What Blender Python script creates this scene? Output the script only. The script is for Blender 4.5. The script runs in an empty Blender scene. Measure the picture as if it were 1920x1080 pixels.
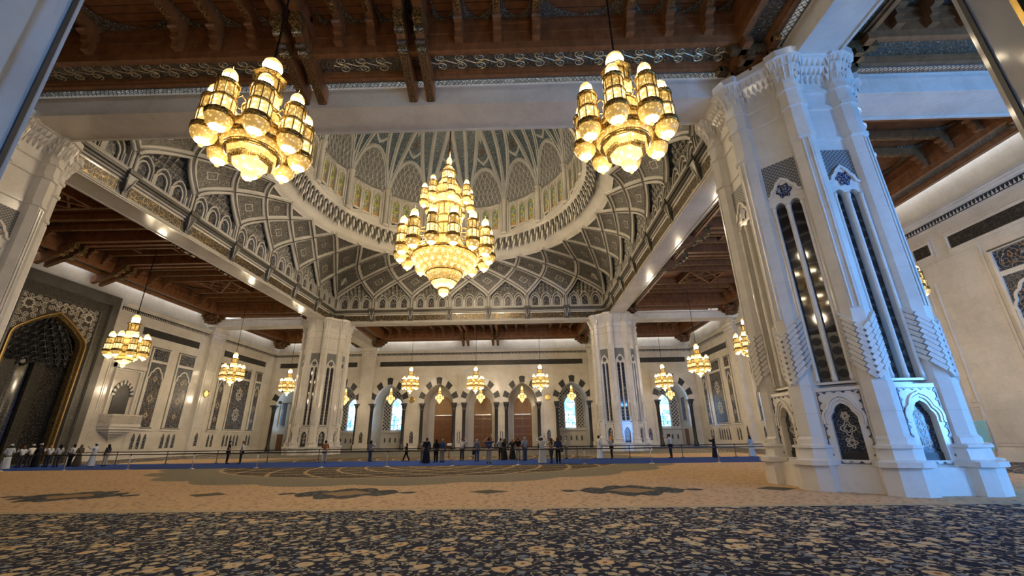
import bpy, math, random
from mathutils import Vector, Matrix
from mathutils.geometry import tessellate_polygon
random.seed(7)
PI = math.pi
sc = bpy.context.scene
COL = sc.collection
sin, cos = math.sin, math.cos

# ------------------------------------------------------------------ measured layout (metres, origin under the dome)
CAM = (7.207, -36.94, 1.828)
HALF = 37.2           # inner face of the side and far walls
NEARW = -35.0         # inner face of the wall the photographer stands in
SQ = 19.09            # half side of the dome square (inner faces of the big beams)
BO = 20.97            # outer face of the big beams
ZB = 17.09            # underside of the beams
CC = 20.0             # column centres at +-CC

# ------------------------------------------------------------------ mesh builder
class MB:
    def __init__(s, fr=None):
        s.v = []; s.f = []; s.m = []; s.sm = []
        s.fr = fr
    def add(s, vs, fs, m=0, smooth=False):
        o = len(s.v)
        s.v += [s.fr(*p) if s.fr else tuple(p) for p in vs]
        for f in fs:
            s.f.append([i + o for i in f]); s.m.append(m); s.sm.append(smooth)
    def box(s, x0, x1, y0, y1, z0, z1, m=0):
        s.add([(x0,y0,z0),(x1,y0,z0),(x1,y1,z0),(x0,y1,z0),(x0,y0,z1),(x1,y0,z1),(x1,y1,z1),(x0,y1,z1)],
              [(0,3,2,1),(4,5,6,7),(0,1,5,4),(1,2,6,5),(2,3,7,6),(3,0,4,7)], m)
    def hexa(s, b, t, m=0):
        s.add(list(b) + list(t), [(0,3,2,1),(4,5,6,7),(0,1,5,4),(1,2,6,5),(2,3,7,6),(3,0,4,7)], m)
    def bar(s, a, b, w, h=None, m=0, up=(0,0,1)):
        # square bar from a to b
        h = h or w
        a = Vector(a); b = Vector(b); d = (b - a).normalized(); u = Vector(up)
        if abs(d.dot(u)) > .95: u = Vector((0,1,0)) if abs(d.y) < .9 else Vector((1,0,0))
        r = d.cross(u).normalized(); u = r.cross(d)
        q = [(-1,-1),(1,-1),(1,1),(-1,1)]
        s.hexa([a + r*i*w/2 + u*j*h/2 for i, j in q], [b + r*i*w/2 + u*j*h/2 for i, j in q], m)
    def lathe(s, prof, n=16, c=(0,0,0), m=0, smooth=True, ph=0., mats=None):
        o = []
        for r, z in prof:
            for k in range(n):
                a = 2*PI*k/n + ph
                o.append((c[0] + r*cos(a), c[1] + r*sin(a), c[2] + z))
        for i in range(len(prof)-1):
            mm = mats[i] if mats else m
            fs = [(i*n+k, i*n+(k+1)%n, (i+1)*n+(k+1)%n, (i+1)*n+k) for k in range(n)]
            if i == 0: base = len(s.v); s.add(o, fs, mm, smooth)
            else:
                for f in fs: s.f.append([j+base for j in f]); s.m.append(mm); s.sm.append(smooth)
        if prof[0][0] > 1e-4: s.f.append([base+k for k in range(n)][::-1]); s.m.append(mats[0] if mats else m); s.sm.append(False)
        L = (len(prof)-1)*n
        if prof[-1][0] > 1e-4: s.f.append([base+L+k for k in range(n)]); s.m.append(mats[-1] if mats else m); s.sm.append(False)
    def tube(s, pts, r, n=6, m=0, smooth=True):
        pts = [Vector(p) for p in pts]; o = []
        rr = r if isinstance(r, (list, tuple)) else [r]*len(pts)
        pu = None
        for i, p in enumerate(pts):
            d = (pts[min(i+1, len(pts)-1)] - pts[max(i-1, 0)]).normalized()
            u = Vector((0,0,1)) if abs(d.z) < .95 else Vector((1,0,0))
            if pu is not None: u = pu
            a = d.cross(u).normalized(); u = a.cross(d).normalized(); pu = u
            for k in range(n):
                t = 2*PI*k/n
                o.append(p + a*cos(t)*rr[i] + u*sin(t)*rr[i])
        fs = [(i*n+k, i*n+(k+1)%n, (i+1)*n+(k+1)%n, (i+1)*n+k) for i in range(len(pts)-1) for k in range(n)]
        s.add(o, fs, m, smooth)
        b = len(s.v) - len(o)
        s.f.append([b+k for k in range(n)]); s.m.append(m); s.sm.append(False)
        s.f.append([b+(len(pts)-1)*n+k for k in range(n)]); s.m.append(m); s.sm.append(False)
    def sweep(s, pts, nrm, prof, m=0, closed=False):
        # sweep a small cross-section (side, out) along pts with given outward normals
        n = len(prof); o = []
        P = [Vector(p) for p in pts]; L = len(P)
        for i, p in enumerate(P):
            a = P[(i-1) % L] if closed else P[max(i-1,0)]
            b = P[(i+1) % L] if closed else P[min(i+1,L-1)]
            d = (b - a).normalized(); u = Vector(nrm[i]).normalized()
            r = d.cross(u).normalized(); u = r.cross(d).normalized()
            for x, y in prof: o.append(p + r*x + u*y)
        rng = range(L if closed else L-1)
        fs = [(i*n+k, i*n+(k+1)%n, ((i+1)%L)*n+(k+1)%n, ((i+1)%L)*n+k) for i in rng for k in range(n)]
        if not closed: fs += [tuple(range(n)), tuple((L-1)*n+k for k in range(n))]
        s.add(o, fs, m)
    def prism(s, loops, d0, d1, m=0, back=True, sides=True):
        # loops: outline (and holes) as (u,z); extruded along the middle axis d0..d1
        if isinstance(loops[0][0], (int, float)): loops = [loops]
        tris = tessellate_polygon([[Vector((u, z, 0)) for u, z in l] for l in loops])
        flat = [p for l in loops for p in l]
        s.add([(u, d0, z) for u, z in flat], tris, m)
        if back: s.add([(u, d1, z) for u, z in flat], [t[::-1] for t in tris], m)
        if sides:
            for l in loops:
                n = len(l)
                s.add([(u, d0, z) for u, z in l] + [(u, d1, z) for u, z in l],
                      [(i, (i+1) % n, n+(i+1) % n, n+i) for i in range(n)], m)
    def strip(s, line, w, d0, d1, m=0, closed=False):
        # flat moulding of width w that follows a (u,z) line, standing d0..d1
        L = len(line); a = []; b = []
        for i in range(L):
            p = Vector(line[(i-1) % L] if closed else line[max(i-1,0)]); q = Vector(line[(i+1) % L] if closed else line[min(i+1,L-1)])
            d = (q - p); d = d.normalized() if d.length > 1e-9 else Vector((1,0)); n = Vector((-d.y, d.x)); c = Vector(line[i])
            a.append(c + n*w/2); b.append(c - n*w/2)
        for i in range(L if closed else L-1):
            j = (i+1) % L
            s.add([(a[i].x,d0,a[i].y),(a[j].x,d0,a[j].y),(b[j].x,d0,b[j].y),(b[i].x,d0,b[i].y),
                   (a[i].x,d1,a[i].y),(a[j].x,d1,a[j].y),(b[j].x,d1,b[j].y),(b[i].x,d1,b[i].y)],
                  [(0,1,2,3),(0,4,5,1),(2,6,7,3),(4,7,6,5)], m)
    def build(s, name, mats, parent=None, kind=None, loc=None):
        me = bpy.data.meshes.new(name)
        me.from_pydata([tuple(p) for p in s.v], [], s.f)
        mats = mats if isinstance(mats, (list, tuple)) else [mats]
        for x in mats: me.materials.append(x)
        me.polygons.foreach_set('material_index', s.m)
        me.polygons.foreach_set('use_smooth', s.sm)
        me.update()
        o = bpy.data.objects.new(name, me); COL.objects.link(o)
        if parent: o.parent = parent
        if kind: o['kind'] = kind
        if loc: o.location = loc
        return o

def tag(o, label, cat, group=None, kind=None):
    o['label'] = label; o['category'] = cat
    if group: o['group'] = group
    if kind: o['kind'] = kind
    return o
def empty(name, loc=(0,0,0), rz=0., label=None, cat=None, group=None, kind=None):
    o = bpy.data.objects.new(name, None); COL.objects.link(o)
    o.empty_display_size = .1
    o.location = loc; o.rotation_euler = (0,0,rz)
    if label: tag(o, label, cat, group, kind)
    return o
def copy_tree(o, parent=None):
    c = o.copy(); COL.objects.link(c); c.parent = parent
    for ch in list(o.children): copy_tree(ch, c)
    return c

# wall frames: local (u along the wall, d into the wall, z up) -> world
FR = {
 'back':  lambda u, d, z: (u, HALF + d, z),
 'left':  lambda u, d, z: (-HALF - d, u, z),
 'right': lambda u, d, z: (HALF + d, u, z),
 'near':  lambda u, d, z: (u, NEARW - d, z),
}
# ------------------------------------------------------------------ outlines
def arch(c, w, z0, zs, za, n=10, base=True):
    """pointed arch outline: left foot, up, over the point, down to the right foot"""
    r = za - zs; R = (w*w + r*r)/(2*w)
    a1 = math.atan2(r, R - w) if R > w else PI/2
    L = [(c - w, z0)] if base else []
    for i in range(n+1):
        a = a1*i/n
        L.append((c - w + R - R*cos(a), zs + R*sin(a)))
    Rr = [(2*c - u, z) for u, z in L[::-1]]
    return L + Rr[1:]
def cusped(c, w, z0, zs, za, n=3, k=12):
    """multifoil (cusped) pointed arch outline"""
    base = arch(c, w, z0, zs, za, k*2)
    out = [base[0]]
    pts = base[1:-1]; half = len(pts)//2
    for i, (u, z) in enumerate(pts):
        t = i/half if i <= half else (2*half - i)/half
        b = abs(sin(PI*t*n))
        amp = .13*w*(b - .55) if 0 < t < 1 else 0
        dx = c - u; dz = (zs - .15*w) - z
        l = math.hypot(dx, dz) or 1
        out.append((u - dx/l*amp, z - dz/l*amp))
    out.append(base[-1])
    return out
def arch4(c, w, z0, zs, za, r1=1.3, base=True):
    """four-centred arch: quick haunch, then nearly straight to the point"""
    h = math.radians(52); L = [(c - w, z0)] if base else []
    for i in range(7):
        a = h*i/6; L.append((c - w + r1 - r1*cos(a), zs + r1*sin(a)))
    u1, z1 = L[-1]
    for i in range(1, 7):
        t = i/6; L.append((u1 + (c - u1)*t, z1 + (za - z1)*t + .16*sin(PI*t)))
    R_ = [(2*c - u, z) for u, z in L[::-1]]
    return L + R_[1:]
def rect(u0, u1, z0, z1): return [(u0,z0),(u1,z0),(u1,z1),(u0,z1)]
def scallop(pts, amp, n_edge):
    """closed outline with scalloped edges"""
    out = []
    L = len(pts)
    cx = sum(p[0] for p in pts)/L; cy = sum(p[1] for p in pts)/L
    for i in range(L):
        a = Vector(pts[i]); b = Vector(pts[(i+1) % L])
        d = b - a; nn = Vector((-d.y, d.x))
        if nn.dot(Vector((cx,cy)) - a) < 0: nn = -nn
        nn.normalize()
        for j in range(n_edge):
            for q in (0., .5):
                t = (j + q)/n_edge
                out.append(tuple(a + d*t + nn*amp*(1 if q else 0)*(1 if 1 else 0)))
    return out
# ------------------------------------------------------------------ materials
class NT:
    def __init__(s, name):
        s.mat = bpy.data.materials.new(name); s.mat.use_nodes = True
        s.t = s.mat.node_tree; s.t.nodes.clear()
        s.out = s.t.nodes.new('ShaderNodeOutputMaterial')
        s.P = None
    def n(s, typ, ins=None, **kw):
        x = s.t.nodes.new(typ)
        for k, v in kw.items(): setattr(x, k, v)
        for k, v in (ins or {}).items():
            sock = x.inputs[k]
            if isinstance(v, bpy.types.NodeSocket): s.t.links.new(v, sock)
            else: sock.default_value = v
        return x
    def pos(s):
        if not s.P: s.P = s.n('ShaderNodeNewGeometry').outputs['Position']
        return s.P
    def obj(s):
        return s.n('ShaderNodeTexCoord').outputs['Object']
    def mth(s, op, a, b=0., c=0., clamp=False):
        return s.n('ShaderNodeMath', {0: a, 1: b, 2: c}, operation=op, use_clamp=clamp).outputs[0]
    def xyz(s, v):
        x = s.n('ShaderNodeSeparateXYZ', {0: v}); return x.outputs
    def comb(s, x=0., y=0., z=0.): return s.n('ShaderNodeCombineXYZ', {0: x, 1: y, 2: z}).outputs[0]
    def vm(s, op, a, b): return s.n('ShaderNodeVectorMath', {0: a, 1: b}, operation=op).outputs[0]
    def noise(s, v, scale, detail=3., rough=.5): return s.n('ShaderNodeTexNoise', {'Vector': v, 'Scale': scale, 'Detail': detail, 'Roughness': rough})
    def vor(s, v, scale, feature='F1', rnd=1.): return s.n('ShaderNodeTexVoronoi', {'Vector': v, 'Scale': scale, 'Randomness': rnd}, feature=feature)
    def mix(s, f, a, b):
        x = s.n('ShaderNodeMix', data_type='RGBA')
        for i, v in ((0, f), (6, a), (7, b)):
            if isinstance(v, bpy.types.NodeSocket): s.t.links.new(v, x.inputs[i])
            else: x.inputs[i].default_value = (v if i == 0 else (*v, 1.) if len(v) == 3 else v)
        return x.outputs[2]
    def ramp(s, v, stops):
        x = s.n('ShaderNodeValToRGB', {0: v}); cr = x.color_ramp
        while len(cr.elements) < len(stops): cr.elements.new(.5)
        for e, (p, c) in zip(cr.elements, stops):
            e.position = p; e.color = (*c, 1.) if len(c) == 3 else c
        return x.outputs[0]
    def step(s, v, lo, hi): return s.n('ShaderNodeMapRange', {0: v, 1: lo, 2: hi, 3: 0., 4: 1.}).outputs[0]
    def bump(s, h, strength=.3, dist=.02): return s.n('ShaderNodeBump', {'Height': h, 'Strength': strength, 'Distance': dist}).outputs[0]
    def bsdf(s, col, rough=.5, metal=0., spec=.5, nrm=None, emit=None, estr=0., trans=0., alpha=None, coat=0.):
        b = s.n('ShaderNodeBsdfPrincipled')
        def put(k, v):
            if isinstance(v, bpy.types.NodeSocket): s.t.links.new(v, b.inputs[k])
            else: b.inputs[k].default_value = (*v, 1.) if isinstance(v, tuple) and len(v) == 3 else v
        put('Base Color', col); put('Roughness', rough); put('Metallic', metal); put('Specular IOR Level', spec)
        if nrm is not None: put('Normal', nrm)
        if emit is not None: put('Emission Color', emit); put('Emission Strength', estr)
        if trans: put('Transmission Weight', trans)
        if alpha is not None: put('Alpha', alpha)
        if coat: put('Coat Weight', coat); put('Coat Roughness', .05)
        s.t.links.new(b.outputs[0], s.out.inputs[0])
        return s.mat

def m_plain(name, col, rough=.6, metal=0., spec=.5, coat=0.):
    t = NT(name); return t.bsdf(col, rough, metal, spec, coat=coat)

def m_marble(name, c1, c2, rough=.22, joints=True, bw=2.2, bh=1.0, spec=.5, coat=0.):
    t = NT(name); p = t.pos()
    n = t.noise(p, .55, 6., .62).outputs[0]
    n2 = t.noise(p, 4., 4., .6).outputs[0]
    f = t.mth('ADD', t.mth('MULTIPLY', n, .75), t.mth('MULTIPLY', n2, .25))
    c = t.ramp(f, [(.38, c2), (.58, c1)])
    if joints:
        x = t.xyz(p); u = t.mth('ADD', x[0], x[1])
        br = t.n('ShaderNodeTexBrick', {'Vector': t.comb(u, x[2], 0.), 'Scale': 1., 'Mortar Size': .009, 'Mortar Smooth': .3, 'Brick Width': bw, 'Row Height': bh, 'Color1': (1,1,1,1), 'Color2': (.97,.97,.97,1), 'Mortar': (.80,.78,.75,1)})
        c = t.n('ShaderNodeMix', {0: 1., 6: c, 7: br.outputs[0]}, data_type='RGBA', blend_type='MULTIPLY').outputs[2]
    return t.bsdf(c, rough, 0., spec, coat=coat)

def m_filigree(name, dark, mid, light, scale=1.6, lines=9., rough=.4, metal=0., obj=False, thr=.5, bump=.0, warm=None):
    """arabesque: curling lines around scattered centres over a dark ground"""
    t = NT(name); p = t.obj() if obj else t.pos()
    nz = t.noise(p, scale*.9, 2.)
    pd = t.n('ShaderNodeMix', {0: .16/scale, 4: p, 5: nz.outputs[1]}, data_type='VECTOR').outputs[1]
    v1 = t.vor(pd, scale)
    curl = t.mth('ABSOLUTE', t.mth('SINE', t.mth('MULTIPLY', v1.outputs['Distance'], lines)))
    v2 = t.vor(pd, scale*2.7)
    leaf = t.step(v2.outputs['Distance'], .34, .22)
    pd2 = t.n('ShaderNodeMix', {0: .42/scale, 4: p, 5: t.noise(p, scale*1.5, 2.).outputs[1]}, data_type='VECTOR').outputs[1]
    ring = t.mth('ABSOLUTE', t.mth('SINE', t.mth('MULTIPLY', t.vor(pd2, scale*.62).outputs['Distance'], lines*1.5)))
    vine = t.step(ring, .2, .1)
    l = t.mth('MAXIMUM', t.step(curl, thr*.42, thr*.2), t.mth('MAXIMUM', vine, t.mth('MULTIPLY', leaf, .75)))
    base = t.mix(t.noise(p, scale*.35, 2.).outputs[0], dark, mid)
    if warm is not None:
        cell = t.xyz(v2.outputs['Color'])[0]
        light_c = t.mix(t.step(cell, .62, .72), light, warm)
    else: light_c = light
    c = t.mix(l, base, light_c)
    nb = t.bump(l, bump, .03) if bump else None
    return t.bsdf(c, rough, metal, .5, nrm=nb)

def m_script(name, ground, gold, rough=.3):
    """gold pen-strokes crossing a dark band"""
    t = NT(name); p = t.pos(); x = t.xyz(p); u = t.mth('ADD', x[0], x[1])
    q = t.comb(u, t.mth('MULTIPLY', x[2], 1.3), 0.)
    n = t.noise(q, 2.6, 2.); d = t.n('ShaderNodeMix', {0: .22, 4: q, 5: n.outputs[1]}, data_type='VECTOR').outputs[1]
    w = t.n('ShaderNodeTexWave', {'Vector': d, 'Scale': 1.5, 'Distortion': 7., 'Detail': 1.5, 'Detail Scale': 1.6}, bands_direction='X').outputs['Fac']
    e = t.vor(d, 3.2, 'DISTANCE_TO_EDGE').outputs['Distance']
    l = t.mth('MAXIMUM', t.step(t.mth('ABSOLUTE', t.mth('SUBTRACT', w, .5)), .10, .04), t.step(e, .04, .015))
    c = t.mix(l, ground, gold)
    b = t.n('ShaderNodeBsdfPrincipled', {'Base Color': c, 'Roughness': rough, 'Metallic': t.mth('MULTIPLY', l, .45)})
    t.t.links.new(b.outputs[0], t.out.inputs[0]); return t.mat

def m_wood(name, c1, c2, plank=None, rough=.42):
    t = NT(name); p = t.pos()
    n = t.noise(t.n('ShaderNodeVectorMath', {0: p, 1: (1.2,1.2,.5)}, operation='MULTIPLY').outputs[0], 2.2, 6., .65).outputs[0]
    c = t.ramp(n, [(.35, c2), (.65, c1)])
    if plank:
        x = t.xyz(p)[plank]
        fr = t.mth('ABSOLUTE', t.mth('SUBTRACT', t.mth('FRACT', t.mth('MULTIPLY', x, 2.6)), .5))
        c = t.mix(t.step(fr, .06, .02), c, (.012,.006,.003))
    return t.bsdf(c, rough, 0., .4)

def m_lattice(name, bar, hole, cell=.42, rough=.5, w=.2, obj=False):
    t = NT(name); p = t.obj() if obj else t.pos(); x = t.xyz(p); u = x[0] if obj else t.mth('ADD', x[0], x[1])
    def fam(a):
        f = t.mth('ABSOLUTE', t.mth('SUBTRACT', t.mth('FRACT', t.mth('DIVIDE', a, cell)), .5)); return t.step(f, w, w - .05)
    l = t.mth('MAXIMUM', fam(t.mth('ADD', u, x[2])), fam(t.mth('SUBTRACT', u, x[2])))
    c = t.mix(l, hole, bar)
    return t.bsdf(c, rough, 0., .4, nrm=t.bump(l, .5, .05))

def m_emit(name, col, s, base=(.8,.7,.5)):
    t = NT(name); return t.bsdf(base, .3, 0., .5, emit=col, estr=s)

def m_crystal(name, c1, c2, s, scale=9.):
    """lit glass: lamp glow broken up by the facets of the crystals"""
    t = NT(name); p = t.obj()
    x = t.xyz(p); an = t.mth('ARCTAN2', x[1], x[0])
    v = t.vor(p, scale); k = t.step(v.outputs['Distance'], .12, .5)
    st_ = t.step(t.mth('ABSOLUTE', t.mth('SINE', t.mth('MULTIPLY', an, 8.))), .55, .05)
    row = t.step(t.mth('ABSOLUTE', t.mth('SINE', t.mth('MULTIPLY', x[2], 14.))), .35, .05)
    k = t.mth('MAXIMUM', k, t.mth('MAXIMUM', t.mth('MULTIPLY', st_, .9), t.mth('MULTIPLY', row, .7)))
    c = t.mix(k, c1, c2)
    st = t.mth('MULTIPLY', t.mth('SUBTRACT', 1.1, t.mth('MULTIPLY', k, .72)), s)
    return t.bsdf((.5,.34,.12), .25, 0., .6, emit=c, estr=st)

M = {}
M['marble'] = m_marble('white_marble_wall', (.63,.575,.485), (.52,.47,.39), .17)
M['marble_plain'] = m_marble('white_marble', (.66,.615,.54), (.56,.515,.44), .2, joints=False)
M['marble_col'] = m_marble('white_marble_column', (.74,.71,.655), (.64,.605,.545), .16, bw=40., bh=2.45)
M['marble_beam'] = m_marble('white_marble_beam', (.66,.62,.55), (.55,.515,.45), .13, bw=2.2, bh=40.)
M['marble_jamb'] = m_marble('polished_marble_jamb', (.62,.60,.56), (.52,.50,.46), .07, bw=60., bh=3.1)
M['grey_stone'] = m_marble('grey_stone', (.47,.45,.405), (.38,.36,.32), .4, joints=False)
M['dark_marble'] = m_marble('dark_veined_marble', (.035,.036,.04), (.012,.012,.014), .08, joints=False)
M['dark_stone'] = m_marble('dark_grey_stone', (.034,.032,.03), (.018,.017,.016), .38, joints=False)
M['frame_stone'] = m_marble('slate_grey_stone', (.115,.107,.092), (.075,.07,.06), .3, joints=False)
M['slit'] = (lambda t: t.bsdf(t.ramp(t.n('ShaderNodeTexWave', {'Vector': t.pos(), 'Scale': .7, 'Distortion': 9., 'Detail': 3.}, bands_direction='Z').outputs['Fac'], [(.5, (.022,.022,.026)), (.97, (.05,.05,.058)), (1., (.13,.13,.14))]), .06, 0., .6))(NT('dark_marble_inlay'))
M['tile'] = m_filigree('blue_grey_mosaic', (.018,.024,.036), (.035,.045,.06), (.29,.28,.25), 1.9, 10., .25, warm=(.30,.17,.07))
M['tile_fine'] = m_filigree('blue_grey_mosaic_fine', (.02,.024,.032), (.035,.04,.05), (.27,.26,.23), 3.4, 10., .3)
M['tile_blue'] = m_filigree('deep_blue_mosaic', (.014,.024,.07), (.03,.05,.11), (.38,.40,.42), 3.2, 11., .2, warm=(.4,.26,.09))
M['tile_niche'] = m_filigree('dark_blue_niche_mosaic', (.014,.018,.03), (.025,.032,.05), (.15,.16,.165), 4.2, 11., .2)
M['niche_dark'] = m_plain('dark_niche_stone', (.045,.041,.036), .22)
M['tile_grey'] = m_filigree('grey_carved_tile', (.042,.04,.036), (.07,.066,.058), (.25,.235,.2), 2.1, 12., .5)
M['tile_dome'] = m_filigree('dome_blue_tile', (.028,.052,.078), (.045,.078,.108), (.22,.26,.27), 1.9, 10., .45)
M['carved_grey'] = m_filigree('grey_carved_stucco', (.10,.095,.08), (.15,.14,.12), (.40,.375,.315), 1.5, 9., .6, bump=.5)
M['honeycomb'] = m_filigree('honeycomb_stucco', (.09,.09,.088), (.15,.148,.14), (.36,.355,.33), 2.6, 10., .6, bump=.5)
M['mihrab_band'] = m_filigree('dark_mosaic_border', (.022,.02,.017), (.04,.036,.028), (.15,.135,.10), 3.6, 10., .35)
M['mihrab_tile'] = m_filigree('dark_niche_mosaic', (.02,.018,.016), (.034,.03,.027), (.11,.10,.08), 2.3, 10., .15)
M['gold_tile'] = m_filigree('gold_mosaic', (.03,.02,.008), (.06,.04,.015), (.30,.20,.07), 4.2, 11., .25, metal=.35)
M['script'] = m_script('gold_script_band', (.012,.013,.018), (.46,.315,.11))
M['script_dark'] = m_script('dark_script_band', (.022,.021,.02), (.13,.115,.085))
M['gold'] = m_plain('gold_metal', (.83,.57,.19), .24, 1.)
M['brass_dark'] = m_filigree('pierced_gold', (.12,.07,.015), (.22,.13,.03), (.95,.66,.22), 9., 9., .28, metal=.8, obj=True)
M['wood'] = m_wood('brown_wood', (.27,.112,.042), (.155,.062,.023))
M['wood_mid'] = m_wood('warm_brown_wood', (.30,.135,.055), (.18,.08,.031))
M['plank_x'] = m_wood('plank_wood_x', (.26,.105,.04), (.155,.062,.023), plank=0)
M['plank_y'] = m_wood('plank_wood_y', (.26,.105,.04), (.155,.062,.023), plank=1)
M['carved_wood'] = m_filigree('gilded_carved_wood', (.045,.033,.02), (.085,.06,.032), (.40,.33,.20), 3.2, 15., .35, metal=.15, bump=.6, warm=(.17,.19,.21))
M['carved_dark'] = m_filigree('dark_carved_wood', (.05,.022,.008), (.08,.036,.012), (.30,.20,.08), 5., 12., .35, metal=.1, bump=.4)
M['scroll_gold'] = m_plain('dull_gilding', (.58,.46,.26), .36, .3)
M['carved_gold'] = m_filigree('gilded_spandrel_carving', (.05,.035,.02), (.10,.07,.035), (.62,.52,.34), 4.2, 13., .35, metal=.1, bump=.6, warm=(.30,.33,.35))
M['gilt'] = m_filigree('gilded_wood', (.06,.03,.01), (.13,.07,.02), (.62,.43,.15), 4., 9., .3, metal=.35, bump=.4)
M['door'] = m_filigree('carved_door_wood', (.20,.075,.022), (.26,.10,.03), (.10,.036,.011), 2.4, 9., .35)
M['door_top'] = m_filigree('gilded_door_wood', (.25,.10,.02), (.32,.14,.03), (.55,.30,.07), 3., 9., .35)
M['lattice_wall'] = m_lattice('white_lattice', (.62,.59,.54), (.05,.048,.045), .62, w=.17)
M['lattice_grey'] = m_lattice('grey_diaper_tile', (.12,.125,.13), (.34,.335,.31), .16, w=.24, obj=True)
M['sky_strip'] = m_emit('daylight_cove', (.74,.87,1.), 9.)
M['crystal'] = m_crystal('bright_crystal', (1.,.88,.58), (1.,.66,.22), 2.3, 8.)
M['amber_pale'] = m_crystal('pale_amber_crystal', (1.,.82,.46), (.85,.48,.10), 1.25, 7.)
M['amber'] = m_crystal('amber_crystal', (1.,.73,.27), (.74,.40,.075), 1.2, 13.)
M['lamp'] = m_emit('lamp_glass', (1.,.86,.60), 46.)
M['silver'] = m_plain('brushed_steel', (.62,.62,.62), .3, 1.)
M['black'] = m_plain('black_belt', (.012,.012,.014), .6)
M['post_dark'] = m_plain('dark_post_metal', (.06,.06,.065), .35, .8)
def _runner():
    t = NT('blue_runner_carpet'); p = t.pos()
    n = t.noise(p, 14., 3.).outputs[0]; n2 = t.noise(p, .8, 2.).outputs[0]
    c = t.mix(n, (.010,.032,.17), (.022,.062,.28)); c = t.mix(t.mth('MULTIPLY', n2, .3), c, (.03,.07,.24))
    return t.bsdf(c, .95, 0., .1)
M['runner'] = _runner()
def _pane():
    t = NT('bright_leaded_glass'); p = t.pos(); x = t.xyz(p)
    e = t.vor(t.comb(x[0], x[2], 0.), 1.9, 'DISTANCE_TO_EDGE', .55).outputs['Distance']
    lead = t.step(e, .05, .025)
    n = t.noise(p, .9, 2.).outputs[0]
    c = t.mix(t.step(n, .42, .62), (.16,.50,1.), (.72,.93,1.))
    c = t.mix(lead, c, (.05,.12,.25))
    return t.bsdf((.1,.2,.3), .1, 0., .5, emit=c, estr=3.)
M['pane'] = _pane()
def _stain():
    t = NT('stained_glass'); p = t.obj()
    v = t.vor(p, 5.5); e = t.vor(p, 5.5, 'DISTANCE_TO_EDGE').outputs['Distance']
    h = t.xyz(v.outputs['Color'])[0]
    z = t.xyz(p)[2]
    c = t.ramp(h, [(.0, (.55,.42,.01)), (.28, (.10,.24,.01)), (.45, (.45,.48,.08)), (.62, (.40,.10,.0)), (.8, (.03,.07,.10)), (1., (.6,.55,.3))])
    c = t.mix(t.mth('MULTIPLY', t.step(z, 1.0, .3), .75), c, (.55,.16,.0))
    c = t.mix(t.step(e, .06, .03), c, (.01,.01,.01))
    return t.bsdf((.05,.05,.05), .15, 0., .5, emit=c, estr=.6)
M['stained'] = _stain()
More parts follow.
